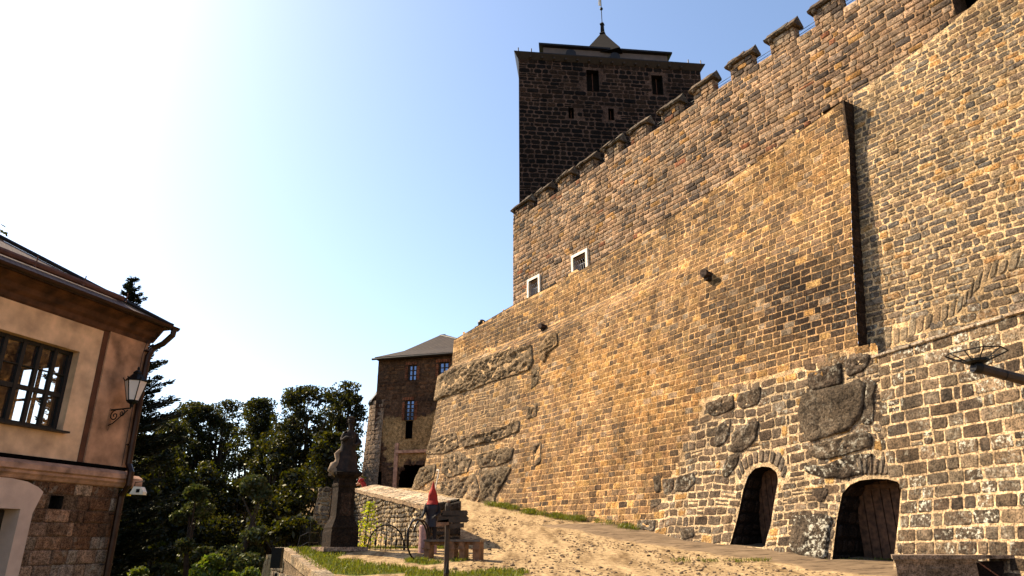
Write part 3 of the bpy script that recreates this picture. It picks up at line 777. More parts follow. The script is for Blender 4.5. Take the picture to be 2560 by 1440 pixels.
    for k, (P, dep, lr) in enumerate(((D1, 2.6, .45), (D2, 2.4, .5))):
        front = [S_left(*p)[0] for p in P]
        base = max(front, key=lambda p: -1)  # noqa
        dmin = min(d_left(*p) for p in P)-dep
        back = [wall_pt(p[0], dmin, p[1]) for p in P]
        m = MB(); m.col = (.016, .010, .007, 0)  # doorway shade painted into the near-black reveal and jamb stones
        for i in range(len(P)):
            j = (i+1) % len(P); m.quad(front[i], front[j], back[j], back[i])
        m.poly(back)
        # stones on the far (left) jamb, the one that shows
        smax = max(p[0] for p in P[:4]); zlo, zhi = P[0][1], P[3][1]
        def jam(t, z, smax=smax, dmin=dmin, P=P):
            df_ = d_left(P[0][0], z)-.08
            ss = interp(sorted([(p[1], p[0]) for p in P[:4]]), z)
            return wall_pt(ss-.01, df_-t, z), -AW
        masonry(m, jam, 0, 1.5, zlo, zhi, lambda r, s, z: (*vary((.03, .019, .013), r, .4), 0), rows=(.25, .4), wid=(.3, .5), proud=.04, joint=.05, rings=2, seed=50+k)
        m.build('doorway', STONE, lw)
        # leaf swung open against the near jamb
        dpl = 2.75 if k else 2.55; zt = max(p[1] for p in P)+.05; z0 = ground_wall(P[-1][0])-.15
        sl, sr = P[2][0]+.15, P[8][0]-.25; m = MB(); n = 8; r4 = random.Random(k); wq = (sl-sr)/n
        for i in range(n):
            q = sr+wq*(i+.5); m.box(wall_pt(q, dpl+r4.uniform(0, .012), (z0+zt)/2), (wq-.028, .05, zt-z0), (AW, NW, U_))
        m.box(wall_pt((sl+sr)/2, dpl+.05, zt-.20), (sl-sr, .08, .12), (AW, NW, U_))
        dl = m.build('door', M_DOOR, lw)
        m = MB(); c = wall_pt(sr+.42, dpl+.04, z0+1.15); m.box(c, (.05, .02, .18), (AW, NW, U_)); m.tube([c, c+NW*.06, c+NW*.06+AW*.14], .012, 6)
        m.build('handle', M_BRASS, dl)
    return cw, lw
ARCH = [(2185, 880), (2215, 872), (2250, 858), (2290, 838), (2330, 818), (2370, 800), (2405, 775), (2430, 740), (2450, 715), (2490, 690), (2540, 675), (2600, 660)]
ARCH_C = onsurf(2330, 1500, d_right)
_AR = [onsurf(x, y, d_right) for x, y in ARCH]
_ARP = _AR+[tuple(Vector(p)+(Vector(p)-Vector(ARCH_C)).normalized()*.55) for p in _AR[::-1]]
def arch_in(s, z): return inpoly(s, z, _ARP)
M_REVEAL = M_plain('grey_reveal', (.34, .26, .22), .9, .1, 5, .1)
M_BARS = M_plain('pale_steel_bars', (.35, .33, .32), .4, .1, 5, 0, .6)
M_DOOR = M_plain('weathered_door_planks', (.085, .042, .022), .75, .6, 7, .8)
M_BRASS = M_plain('old_brass', (.5, .24, .10), .4, .3, 9, .1, .7)
# ------------------------------------------------------------------ tower
def build_tower():
    az = R(84); tx = Vector((math.sin(az), math.cos(az), 0)); tn = Vector((tx.y, -tx.x, 0))   # tn faces the camera
    O = Vector((.56, 48, 0)); W = 15.75; D = 14.0; H = 38.1; Z0 = 10
    def P(s, o, z): return O+tx*(s+(-o)*(.22-.24*s/15.75))+tn*o+Vector((0, 0, z))
    t = thing('castle_tower', P(W/2, -D/2, Z0), 'tall square dark stone castle tower with a low roof and a small spire', 'tower')
    def hit(px, py):
        X, Y, Z = ray(px, py); k = (O.x*tn.x+O.y*tn.y)/(X*tn.x+Y*tn.y); p = Vector((k*X, k*Y, k*Z)); return (p-O).dot(tx), p.z
    sf = lambda s, z: (P(s, 0, z), tn)
    wins = []
    for (x0, y0, x1, y1) in [(1468, 177, 1496, 228), (1632, 190, 1655, 236), (1422, 270, 1434, 296), (1522, 272, 1534, 300)]:
        a, b = hit(x0, y1), hit(x1, y0); wins.append((a[0], b[0], a[1], b[1]))
    def hole(s, z, w=0, h=0): return any(a-w*.4 < s < b+w*.4 and c-h*.4 < z < d+h*.4 for a, b, c, d in wins)
    M = MB()
    S = sorted(set(lin(0, W, 20)+[q for a in wins for q in a[:2]])); Z = sorted(set(lin(Z0, H, 20)+[q for a in wins for q in a[2:]]))
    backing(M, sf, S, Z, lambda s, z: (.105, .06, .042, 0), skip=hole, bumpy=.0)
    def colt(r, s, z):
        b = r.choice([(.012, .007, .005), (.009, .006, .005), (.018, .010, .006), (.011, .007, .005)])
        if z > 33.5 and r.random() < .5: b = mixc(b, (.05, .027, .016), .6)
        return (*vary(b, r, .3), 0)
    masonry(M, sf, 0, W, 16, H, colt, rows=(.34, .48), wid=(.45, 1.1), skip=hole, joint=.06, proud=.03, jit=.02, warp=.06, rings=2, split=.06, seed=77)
    for (p, q) in (((W, 0), (W, -D)), ((W, -D), (0, -D)), ((0, -D), (0, 0))):
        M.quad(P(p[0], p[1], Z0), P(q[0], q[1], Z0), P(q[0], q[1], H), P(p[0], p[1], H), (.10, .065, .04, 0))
    M.build('tower_wall', STONE, t)
    for a, b, c, d in wins:
        m = MB(); Q = [(a, c), (b, c), (b, d), (a, d)]; m.col = (.012, .008, .006, 0)
        for (p, q) in zip(Q, Q[1:]+Q[:1]): m.quad(P(p[0], .03, p[1]), P(q[0], .03, q[1]), P(q[0], -.6, q[1]), P(p[0], -.6, p[1]))
        m.quad(*[P(p[0], -.6, p[1]) for p in Q])
        wf = m.build('window', STONE, t)
        if d-c > 1:
            m = MB(); m.box(P((a+b)/2, -.3, (c+d)/2+.05), (.05, .06, (d-c)*.8), (tx, tn, Vector((0, 0, 1)))); m.build('mullion', PLASTER_B, wf)
    # corner caps: flaring roof skirt
    def ring(o, z): return [P(-o, o, z), P(W+o, o, z), P(W+o, -D-o, z), P(-o, -D-o, z)]
    m = MB()
    def loft(A, B):
        for i in range(4): m.quad(A[i], A[(i+1) % 4], B[(i+1) % 4], B[i])
    A = ring(-.02, H-1.1); B = ring(.02, H-.02); Cc = ring(.35, H+.42); Dd = ring(-1.9, H+1.45)
    loft(ring(.05, H-.05), Cc); loft(Cc, ring(.35, H+.5)); loft(ring(.35, H+.5), Dd)
    m.poly(ring(-1.9, H+1.45))
    m.build('roof_skirt', TAR, t)
    # setback drum + upper eaves + spire: from pixel heights on the set-back front
    i0 = 2.05
    m = MB(); a = [P(i0, -i0, H+1.3), P(W-i0, -i0, H+1.3), P(W-i0, -D+i0, H+1.3), P(i0, -D+i0, H+1.3)]; b = [p+Vector((0, 0, 1.9)) for p in a]
    loft(a, b); m.build('attic_wall', M_plain('attic_plaster', (.12, .085, .07), .9, .15, 2, .2), t)
    # small arched openings
    for px in (1428, 1545):
        s = hit(px, 130)[0]; m = MB(); m.col = (1, 1, 1, 0)
        pr = [(math.cos(q)*.45, .25+math.sin(q)*.35) for q in lin(0, math.pi, 8)]+[(-.45, -.3), (.45, -.3)]
        m.prism([P(s+u, -i0+.02, H+2.0+v) for u, v in pr], tn*.5); m.build('dormer', TAR, t)
    m = MB(); e = [P(i0-.4, -i0+.3, H+3.1), P(W-i0+.4, -i0+.3, H+3.1), P(W-i0+.4, -D+i0-.5, H+3.1), P(i0-.4, -D+i0-.5, H+3.1)]
    e0 = [p-Vector((0, 0, .12))+ (Vector((P(W/2, -D/2, 0).x, P(W/2, -D/2, 0).y, p.z-.45))-(p-Vector((0, 0, .45)))).normalized()*.7 for p in e]
    e2 = [p+Vector((0, 0, .16)) for p in e]
    loft(e0, e); loft(e, e2); top = P(W/2, -D/2, H+3.6)
    for i in range(4): m.poly([e2[i], e2[(i+1) % 4], top])
    m.build('upper_roof', TAR, t)
    # spire
    cx, cy = W/2+.15, -3.6
    s0 = hit(1517, 115)[0]
    c = P(s0+.35, -3.8, 0); m = MB()
    m.lathe(Vector((c.x, c.y, H+2.9)), [(1.95, 0), (1.12, 1.6), (.22, 3.4), (.16, 3.45), (.26, 3.55), (.16, 3.7), (.13, 4.6), (.2, 4.65), (.05, 4.9)], ax=((tx*math.cos(.5)+tn*math.sin(.5)), (tn*math.cos(.5)-tx*math.sin(.5)), Vector((0, 0, 1))), sq=True)
    sp = m.build('spire', M_plain('black_slate', (.008, .006, .006), .85, .3, 5, .3, 0, .1), t)
    m = MB(); z = H+8.0
    m.tube([Vector((c.x, c.y, z-.2)), Vector((c.x, c.y, z+6))], .04, 6); m.ball((c.x, c.y, z+1.4), .16, 8, 6); m.ball((c.x, c.y, z+4.4), .14, 8, 6)
    m.build('finial', IRON, sp)
    m = MB(); pp = [Vector((c.x, c.y, z+1.7)), Vector((c.x, c.y, z+3.4))]
    m.prism([pp[0], pp[0]+tx*-.28+Vector((0, 0, .1)), pp[0]+tx*-.22+Vector((0, 0, .8)), pp[1]+tx*-.1, pp[1]], tn*.02)
    m.build('weather_vane', WHITE, sp)
    m = MB()
    for q in (0, .07, .93, 1): m = MB(); m.tube([P(W*q, .3, H+.45), P(W*q, .3, H+.85)], .05, 5); m.build('roof_hook', TAR, t)
    for i in range(14): m = MB(); m.box(P(1+i*1.0, .18, H+.05), (.12, .3, .14), (tx, tn, Vector((0, 0, 1)))); m.build('eaves_bracket', DWOOD, t)
# ------------------------------------------------------------------ gatehouse
GLASSB = M_plain('window_glass_blue', (.16, .20, .30), .1, .1, 3, 0, .8)
def build_gatehouse():
    az = R(105); gx = Vector((math.sin(az), math.cos(az), 0)); gn = Vector((gx.y, -gx.x, 0)); U = Vector((0, 0, 1))
    O = Vector((-11.8, 55, 0))
    def P(s, o, z): return O+gx*s+gn*o+U*z
    def hit(px, py):
        X, Y, Z = ray(px, py); k = (O.x*gn.x+O.y*gn.y)/(X*gn.x+Y*gn.y); p = Vector((k*X, k*Y, k*Z)); return (p-O).dot(gx), p.z
    g = thing('gatehouse', P(5, -4, 2), 'old brown gatehouse with rounded left side, hipped slate roof and an arched gate', 'building')
    xl = hit(940, 1000)[0]; W = 13; zE = 13.75; D = 9
    sf = lambda s, z: (P(s, 0, z), gn)
    wins = []
    for (x0, y0, x1, y1) in [(1019, 951, 1043, 912), (1096, 944, 1123, 905), (1011, 1051, 1037, 1000)]:
        a, b = hit(x0, y0), hit(x1, y1); wins.append((a[0], b[0], a[1], b[1]))
    rec = (*[hit(1013, 1097)[0], hit(1030, 1097)[0]], hit(1013, 1097)[1], wins[2][2]-.05)
    slit = (hit(942, 1218)[0], hit(952, 1218)[0], hit(942, 1218)[1], hit(942, 1180)[1])
    gate = [hit(*q) for q in [(990, 1240), (992, 1200), (1000, 1178), (1015, 1166), (1035, 1160), (1060, 1166), (1075, 1185), (1080, 1240)]]
    holes = wins+[rec, slit]
    def hole(s, z, w=0, h=0): return any(a-w*.4 < s < b+w*.4 and c-h*.4 < z < d+h*.4 for a, b, c, d in holes) or inpoly(s, z, gate)
    M = MB(); zl = hit(1000, 1135)[1]
    def ff(s, z):
        return noise.noise(Vector((s*.5, z*.5, 3)))*1.2+noise.noise(Vector((s*2, z*2, 1)))*.5
    def plast(s, z): return -((s-4.5)/3.4)**2-((z-7.4)/1.9)**2+.9+ff(s, z)*.8 > 0
    def bc(s, z):
        if plast(s, z): return (.32, .19, .08, 0)
        return (.10, .052, .028, 0)
    S = sorted(set(lin(xl, W, 36)+[q for a in holes for q in a[:2]])); Z = sorted(set(lin(1, zE, 40)+[q for a in holes for q in a[2:]]))
    backing(M, sf, S, Z, bc, skip=hole, bumpy=.02)
    def cg(r, s, z):
        b = r.choice([(.085, .045, .027), (.06, .035, .023), (.11, .058, .03), (.075, .038, .021)])
        if z > 10.5: b = mixc(b, (.20, .09, .035), .35)
        return (*vary(b, r, .3), 0)
    masonry(M, sf, xl, W, 2, zE, cg, rows=(.3, .42), wid=(.4, 1.0), joint=.06, proud=.03, warp=.1, jit=.04, rings=2, seed=61,
            skip=lambda s, z, w, h: hole(s, z, w, h) or plast(s, z) or noise.noise(Vector((s*.9, z*.9, 9))) > .18)
    for (p, q) in (((W, 0), (W, -D)), ((W, -D), (xl-1.5, -D)), ((xl, -D), (xl, 0))):
        M.quad(P(p[0], p[1], 1), P(q[0], q[1], 1), P(q[0], q[1], zE), P(p[0], p[1], zE), (.13, .08, .05, 0))
    # rounded turret on the left, its sunlit side painted in as paler stone
    zt = 10.55; rr = 2.0; tc = (xl-1.25+2.0, -2.0)
    def st(a, z):
        th = math.pi-a/rr  # a runs from far left round to the front
        n_ = gx*math.cos(th)+gn*math.sin(th)
        f = 1+.022*(zt-z)
        return P(tc[0], tc[1], z)+n_*rr*f, n_
    backing(M, st, lin(-1.6, rr*1.57, 24), lin(1, zt, 16), lambda s, z: (.27, .18, .11, 0), bumpy=.01)
    masonry(M, st, -1.6, rr*1.55, 2, zt, lambda r, s, z: (*vary((.24, .165, .11), r, .25), 0), rows=(.3, .42), wid=(.4, .8), joint=.05, proud=.03, rings=2, seed=62)
    M.build('wall', STONE, g)
    # turret roof leaning on the gable, concave flare
    m = MB(); prev = None
    for ext, z in [(1.30, zt-.25), (1.42, zt-.05), (1.38, zt+.12), (1.02, zt+.6), (.66, zt+1.25), (.36, zt+2.0), (.18, zt+2.7), (.12, zE+.1)]:
        ring = []
        for a in lin(-.6, math.pi*.30, 18):
            n_ = gx*math.cos(math.pi-a)+gn*math.sin(math.pi-a); ring.append(m.vert(P(tc[0], tc[1], z)+n_*(rr-1.25+ext)))
        if prev:
            for i in range(len(ring)-1): m.face(prev[i], prev[i+1], ring[i+1], ring[i])
        prev = ring
    m.build('turret_roof', TAR, g)
    # main hipped roof with bell-cast eaves
    m = MB(); eo = .45; x0 = xl-.15
    apx = hit(1100, 837); a1 = P(apx[0]-.15, -3.6, 0); 
    zr = 3.6+zE
    X_, Y_, Z_ = ray(1100, 837); zr = (a1.y/Y_)*Z_
    a1 = at(1100, 838, 57.4); W = 2*((a1-O).dot(gx))+1.2; a2 = a1+gx*.5
    E_ = [P(x0, eo, zE+.05), P(W+.4, eo, zE+.05), P(W+.4, -D, zE+.05), P(x0, -D, zE+.05)]
    E1 = [p+U*.14 for p in E_]
    Mi = [P(x0+1.9, eo-1.4, zE+.95), P(W-1.2, eo-1.4, zE+.95), P(W-1.2, -D+1.4, zE+.95), P(x0+1.9, -D+1.4, zE+.95)]
    for i in range(4): m.quad(E_[i], E_[(i+1) % 4], E1[(i+1) % 4], E1[i]); m.quad(E1[i], E1[(i+1) % 4], Mi[(i+1) % 4], Mi[i])
    m.quad(Mi[0], Mi[1], a2, a1); m.quad(Mi[2], Mi[3], a1, a2); m.poly([Mi[3], Mi[0], a1]); m.poly([Mi[1], Mi[2], a2])
    m.poly(E_)
    rf = m.build('roof', M_shingle, g)
    m = MB(); m.tube([P(x0-.2, eo+.05, zE+.02), P(W, eo+.05, zE+.08)], .09, 6); m.tube([a1, a1+(P(W-1.2, eo-1.4, zE+.95)-a1)*.9], .06, 5, None); m.tube([a1, a2], .06, 5)
    m.build('gutter', TAR, rf)
    for k, (a, b, c, d) in enumerate(wins):
        m = MB(); Q = [(a, c), (b, c), (b, d), (a, d)]
        for (p, q) in zip(Q, Q[1:]+Q[:1]): m.quad(P(p[0], .05, p[1]), P(q[0], .05, q[1]), P(q[0], -.25, q[1]), P(p[0], -.25, p[1]))
        nb = 3 if k < 2 else 5
        m.box(P((a+b)/2, -.1, (c+d)/2), (.1, .06, d-c), (gx, gn, U))
        for i in range(nb+1): m.box(P((a+b)/2, -.105, c+(d-c)*i/nb), (b-a, .05, .09 if i in (0, nb) else .05), (gx, gn, U))
        for q in (a+.05, b-.05): m.box(P(q, -.095, (c+d)/2), (.1, .06, d-c), (gx, gn, U))
        wf = m.build('window', DWOOD, g)
        m = MB(); m.quad(*[P(p[0], -.16, p[1]) for p in Q]); m.build('pane', GLASSB, wf)
        # brick surround
        m = MB()
        for side in (0, 1):
            s = a-.12 if side == 0 else b+.12
            for i in range(int((d-c)/.16)): m.box(P(s, .02, c+.08+i*.16), (.2+.05*(i % 2), .06, .13), (gx, gn, U), (*vary((.24, .085, .04), rnd, .3), 0))
            m.build('brick_surround', STONE, wf); m = MB()
        for i in range(int((b-a+.4)/.2)): m.box(P(a-.15+i*.2, .02, d+.14), (.16, .06, .24), (gx, gn, U), (*vary((.24, .085, .04), rnd, .3), 0))
        m.build('brick_lintel', STONE, wf)
    for (a, b, c, d) in (rec, slit):
        m = MB()
        Q = [(a, c), (b, c), (b, d), (a, d)]
        for (p, q) in zip(Q, Q[1:]+Q[:1]): m.quad(P(p[0], .02, p[1]), P(q[0], .02, q[1]), P(q[0], -.5, q[1]), P(p[0], -.5, p[1]))
        m.quad(*[P(p[0], -.5, p[1]) for p in Q]); m.build('recess', BLACK, g)
    fr = [P(p[0], .03, p[1]) for p in gate]; bk = [P(p[0], -2.5, p[1]) for p in gate]
    m = MB()
    for i in range(len(gate)): j = (i+1) % len(gate); m.quad(fr[i], fr[j], bk[j], bk[i])
    m.poly(bk); m.build('gate_arch', BLACK, g)
    m = MB(); m.box(P(hit(1060, 1140)[0], .08, zl+.15), (4.6, .22, .22), (gx, gn, U)); m.box(P(hit(1000, 1180)[0]-.35, .06, 4.9), (.3, .14, 4.4), (gx, gn, U)); m.build('gate_surround', LEDGE, g)
M_shingle = None
def shingle(name, col, sx, sy):
    m, n, l, b = node_mat(name); b.inputs['Roughness'].default_value = .8; b.inputs['Specular IOR Level'].default_value = .15
    tc = n.new('ShaderNodeTexCoord'); mp = n.new('ShaderNodeMapping'); mp.inputs['Rotation'].default_value = (0, 0, R(sx)); l.new(tc.outputs['Object'], mp.inputs[0])
    br = n.new('ShaderNodeTexBrick'); br.inputs['Scale'].default_value = sy; l.new(mp.outputs[0], br.inputs['Vector'])
    br.inputs['Color1'].default_value = (*col, 1); br.inputs['Color2'].default_value = (col[0]*.7, col[1]*.7, col[2]*.75, 1); br.inputs['Mortar'].default_value = (col[0]*.25, col[1]*.25, col[2]*.25, 1)
    br.inputs['Mortar Size'].default_value = .03; br.inputs['Bias'].default_value = -.1
    l.new(br.outputs[0], b.inputs['Base Color']); bp = n.new('ShaderNodeBump'); bp.inputs['Strength'].default_value = .6; bp.inputs['Distance'].default_value = .03
    l.new(br.outputs['Fac'], bp.inputs['Height']); bp.invert = True; l.new(bp.outputs[0], b.inputs['Normal']); return m
M_shingle = shingle('grey_brown_shingle', (.075, .055, .045), 15, 1.4)
# ------------------------------------------------------------------ parapet wall
def build_parapet():
    a, b = Vector((PAR_A.x, PAR_A.y, 0)), Vector((PAR_B.x, PAR_B.y, 0)); dr = (b-a).normalized(); L = (b-a).length
    n = Vector((-dr.y, dr.x, 0)); n = n if n.x < 0 else -n
    t = thing('parapet_wall', a+Vector((0, 0, -.4)), 'low sunlit rubble stone parapet wall beside the sandy path, behind the iron gate', 'stone wall')
    def top(s): return 1.12+(2.62-1.12)*s/L+.03*noise.noise(Vector((s, 0, 0)))
    M = MB(); th = 1.05
    a2 = a-n*0.0
    def sf(s, z): return a2+dr*s+n*(.14*(1.2-z) if z < 1.2 else 0)*.5+Vector((0, 0, z)), n
    def cc(r, s, z): return (*vary(r.choice([(.22, .165, .11), (.15, .12, .09), (.28, .21, .13), (.10, .08, .06)]), r, .25), .2)
    masonry(M, sf, 0, L, -.9, 2.7, cc, rows=(.13, .26), wid=(.16, .52), skip=lambda s, z, w, h: z+h*.4 > top(s)-.14, joint=.055, proud=.06, jit=.03, warp=.12, split=.15, seed=91, rad=.35, rings=3)
    backing(M, sf, lin(0, L, 60), lin(-1.2, 2.7, 26), lambda s, z: (.52, .38, .22, 0), skip=lambda s, z: z > top(s)+.05, snap=lambda s, z: (s, top(s)) if 0 < z-top(s) < .2 else (s, z), bumpy=.04)
    # end face towards the camera, its shade painted in as darker stones
    ex = -n
    def se(u, z): return a+ex*u-dr*.02+Vector((0, 0, z)), -dr
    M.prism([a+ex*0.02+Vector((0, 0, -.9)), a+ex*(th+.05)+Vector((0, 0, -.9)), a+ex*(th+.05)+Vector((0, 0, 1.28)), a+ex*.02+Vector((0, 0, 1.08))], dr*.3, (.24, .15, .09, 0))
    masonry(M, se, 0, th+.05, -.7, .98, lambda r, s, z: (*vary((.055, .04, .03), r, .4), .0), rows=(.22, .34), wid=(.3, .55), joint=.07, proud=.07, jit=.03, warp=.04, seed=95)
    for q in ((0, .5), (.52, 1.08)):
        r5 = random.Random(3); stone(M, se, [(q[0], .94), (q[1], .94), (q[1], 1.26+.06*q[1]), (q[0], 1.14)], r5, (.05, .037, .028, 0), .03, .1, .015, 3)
    # inner side
    bq = lambda s, u, z: a+dr*s+ex*u+Vector((0, 0, z))
    for i in range(20):
        s0, s1 = L*i/20, L*(i+1)/20; M.quad(bq(s0, th, -.5), bq(s1, th, -.5), bq(s1, th, top(s1)+.25), bq(s0, th, top(s0)+.25), (.3, .2, .12, 0))
    M.build('wall_face', STONE_FINE, t)
    # sloping coping of flat slabs
    m = MB(); r = random.Random(4)
    def sc(s, u): 
        k = u/th; return a+dr*s+ex*u+n*.06+Vector((0, 0, top(s)-.02+.24*k)), (Vector((0, 0, 1))+n*.22).normalized()
    backing(m, sc, lin(0, L, 60), lin(-.02, th+.05, 6), lambda s, z: (.5, .37, .23, 0), bumpy=.02)
    masonry(m, sc, 0, L, 0, th, lambda r, s, z: (*vary((.50, .37, .24), r, .15), .2), rows=(.3, .5), wid=(.3, .7), joint=.04, proud=.03, jit=.03, warp=.05, seed=98)
    for i in range(60):
        s0, s1 = L*i/60, L*(i+1)/60; m.quad(sc(s0, -.05)[0], sc(s1, -.05)[0], sc(s1, -.05)[0]-Vector((0, 0, .12)), sc(s0, -.05)[0]-Vector((0, 0, .12)), (.3, .2, .12, 0))
    m.build('coping', STONE_FINE, t)
    # far stub with battered rock foot
    t2 = thing('wall_stub', Vector((-10.4, 36.5, -.7)), 'rough rubble wall end with bulging rock foot, standing behind the statue', 'stone wall')
    M = MB(); A0 = at(797, 1219, 36.5); A1 = at(822, 1214, 37.5)
    base = -1.5; dx = Vector((1, .25, 0)).normalized(); fn = Vector((dx.y, -dx.x, 0))
    w2 = .62; zt = A0.z
    def s2(s, z):
        k = max(0, (zt-z)/(zt-base)); return Vector((A0.x-.75*k**1.5, A0.y, 0))+dx*(s*(1+.6*k))+fn*(.5*k)+Vector((0, 0, z)), fn
    backing(M, s2, lin(0, w2, 6), lin(base, zt, 18), lambda s, z: (.5, .36, .21, 0), bumpy=.05)
    masonry(M, s2, 0, w2, base, zt, cc, rows=(.16, .32), wid=(.2, .45), joint=.05, proud=.06, jit=.03, warp=.1, seed=101)
    def s3(u, z):
        k = max(0, (zt-z)/(zt-base)); p = s2(w2, z)[0]; return p+Vector((.35*u, 1.2*u, 0)), Vector((.8, -.6, 0))
    backing(M, s3, lin(0, 3, 8), lin(base, zt, 12), lambda s, z: (.12, .08, .05, 0), bumpy=.04)  # shade of the right side painted as darker mortar and stones
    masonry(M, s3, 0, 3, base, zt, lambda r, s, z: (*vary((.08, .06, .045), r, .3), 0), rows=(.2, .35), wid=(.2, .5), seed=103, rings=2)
    def s4(u, z):
        p = s2(0, z)[0]; return p+Vector((-.2*u, 1.2*u, 0)), Vector((-1, 0, 0))
    backing(M, s4, lin(0, 3, 8), lin(base, zt, 12), lambda s, z: (.4, .3, .18, 0), bumpy=.06)
    M.quad(s2(0, zt)[0], s2(w2, zt)[0], s3(3, zt)[0], s4(3, zt)[0], (.5, .38, .24, 0))
    M.build('wall_face', STONE_FINE, t2)
    # retaining edge of the lawn
    t3 = thing('retaining_wall', Vector((-6.2, 21, -1)), 'low stone retaining wall holding up the grassy edge at bottom left', 'stone wall')
    M = MB(); pts = [(y, interp(EDGE, y)) for y in lin(10, 24.5, 30)]
    def s5(s, z):
        y = 10+s; x = interp(EDGE, y); return Vector((x+.05, y, z-.12)), Vector((-.9, -.43, 0))
    for (y0, x0), (y1, x1) in zip(pts, pts[1:]):
        za, zb = ground_z(x0+.3, y0)+.05, ground_z(x1+.3, y1)+.05
        M.prism([Vector((x0-.02, y0, za)), Vector((x0+.36, y0+.1, za)), Vector((x1+.36, y1+.1, zb)), Vector((x1-.02, y1, zb))], (0, 0, -.24), (*vary((.33, .24, .15), rnd, .15), .1))
        M.prism([Vector((x0+.02, y0, za-.24)), Vector((x0+.3, y0+.1, za-.24)), Vector((x1+.3, y1+.1, zb-.24)), Vector((x1+.02, y1, zb-.24))], (0, 0, -1.8), (.22, .15, .09, 0))
    masonry(M, lambda s, z: (Vector((interp(EDGE, 10+s)-.0, 10+s, z)), Vector((-.9, -.43, 0))), 0, 14.4, -2.6, -.5, cc, rows=(.2, .35), wid=(.25, .6), skip=lambda s, z, w, h: z+h/2 > ground_z(interp(EDGE, 10+s)+.3, 10+s)-.2, seed=111)
    M.build('wall_face', STONE, t3)
# ------------------------------------------------------------------ skinned figures
def skin(name, J, E, mat, parent, root=0, sub=2):
    o0 = wloc(parent); me = bpy.data.meshes.new(name)
    me.from_pydata([tuple(Vector(j[0])-o0) for j in J], E, [])
    o = bpy.data.objects.new(name, me); COL.objects.link(o); o.parent = parent; me.materials.append(mat)
    md = o.modifiers.new('skin', 'SKIN'); md.use_smooth_shade = True
    if not me.skin_vertices: me.attributes.new('skin', 'FLOAT', 'POINT')
    sv = me.skin_vertices[0].data
    for i, j in enumerate(J):
        r = j[1]; sv[i].radius = r if isinstance(r, tuple) else (r, r)
    sv[root].use_root = True
    s = o.modifiers.new('sub', 'SUBSURF'); s.levels = sub; s.render_levels = sub
    return o
def hand(J, E, wrist, d, side, curl):
    """adds palm, five fingers to the skeleton J,E; wrist index; d forward dir, side dir, curl dir"""
    W_ = Vector(J[wrist][0]); J.append((W_+d*.07, (.038, .02))); p = len(J)-1; E.append((wrist, p))
    for k, (o_, l) in enumerate(((-.032, .062), (-.011, .075), (.011, .072), (.032, .056))):
        J.append((W_+d*.10+side*o_, .0095)); a = len(J)-1; E.append((p, a))
        J.append((W_+d*(.10+l*.5)+side*o_+curl*l*.25, .009)); b = len(J)-1; E.append((a, b))
        J.append((W_+d*(.10+l*.7)+side*o_+curl*l*.8, .0075)); c = len(J)-1; E.append((b, c))
    J.append((W_+d*.045+side*-.045+curl*.01, .011)); a = len(J)-1; E.append((wrist, a))
    J.append((W_+d*.085+side*-.055+curl*.035, .009)); E.append((a, len(J)-1))
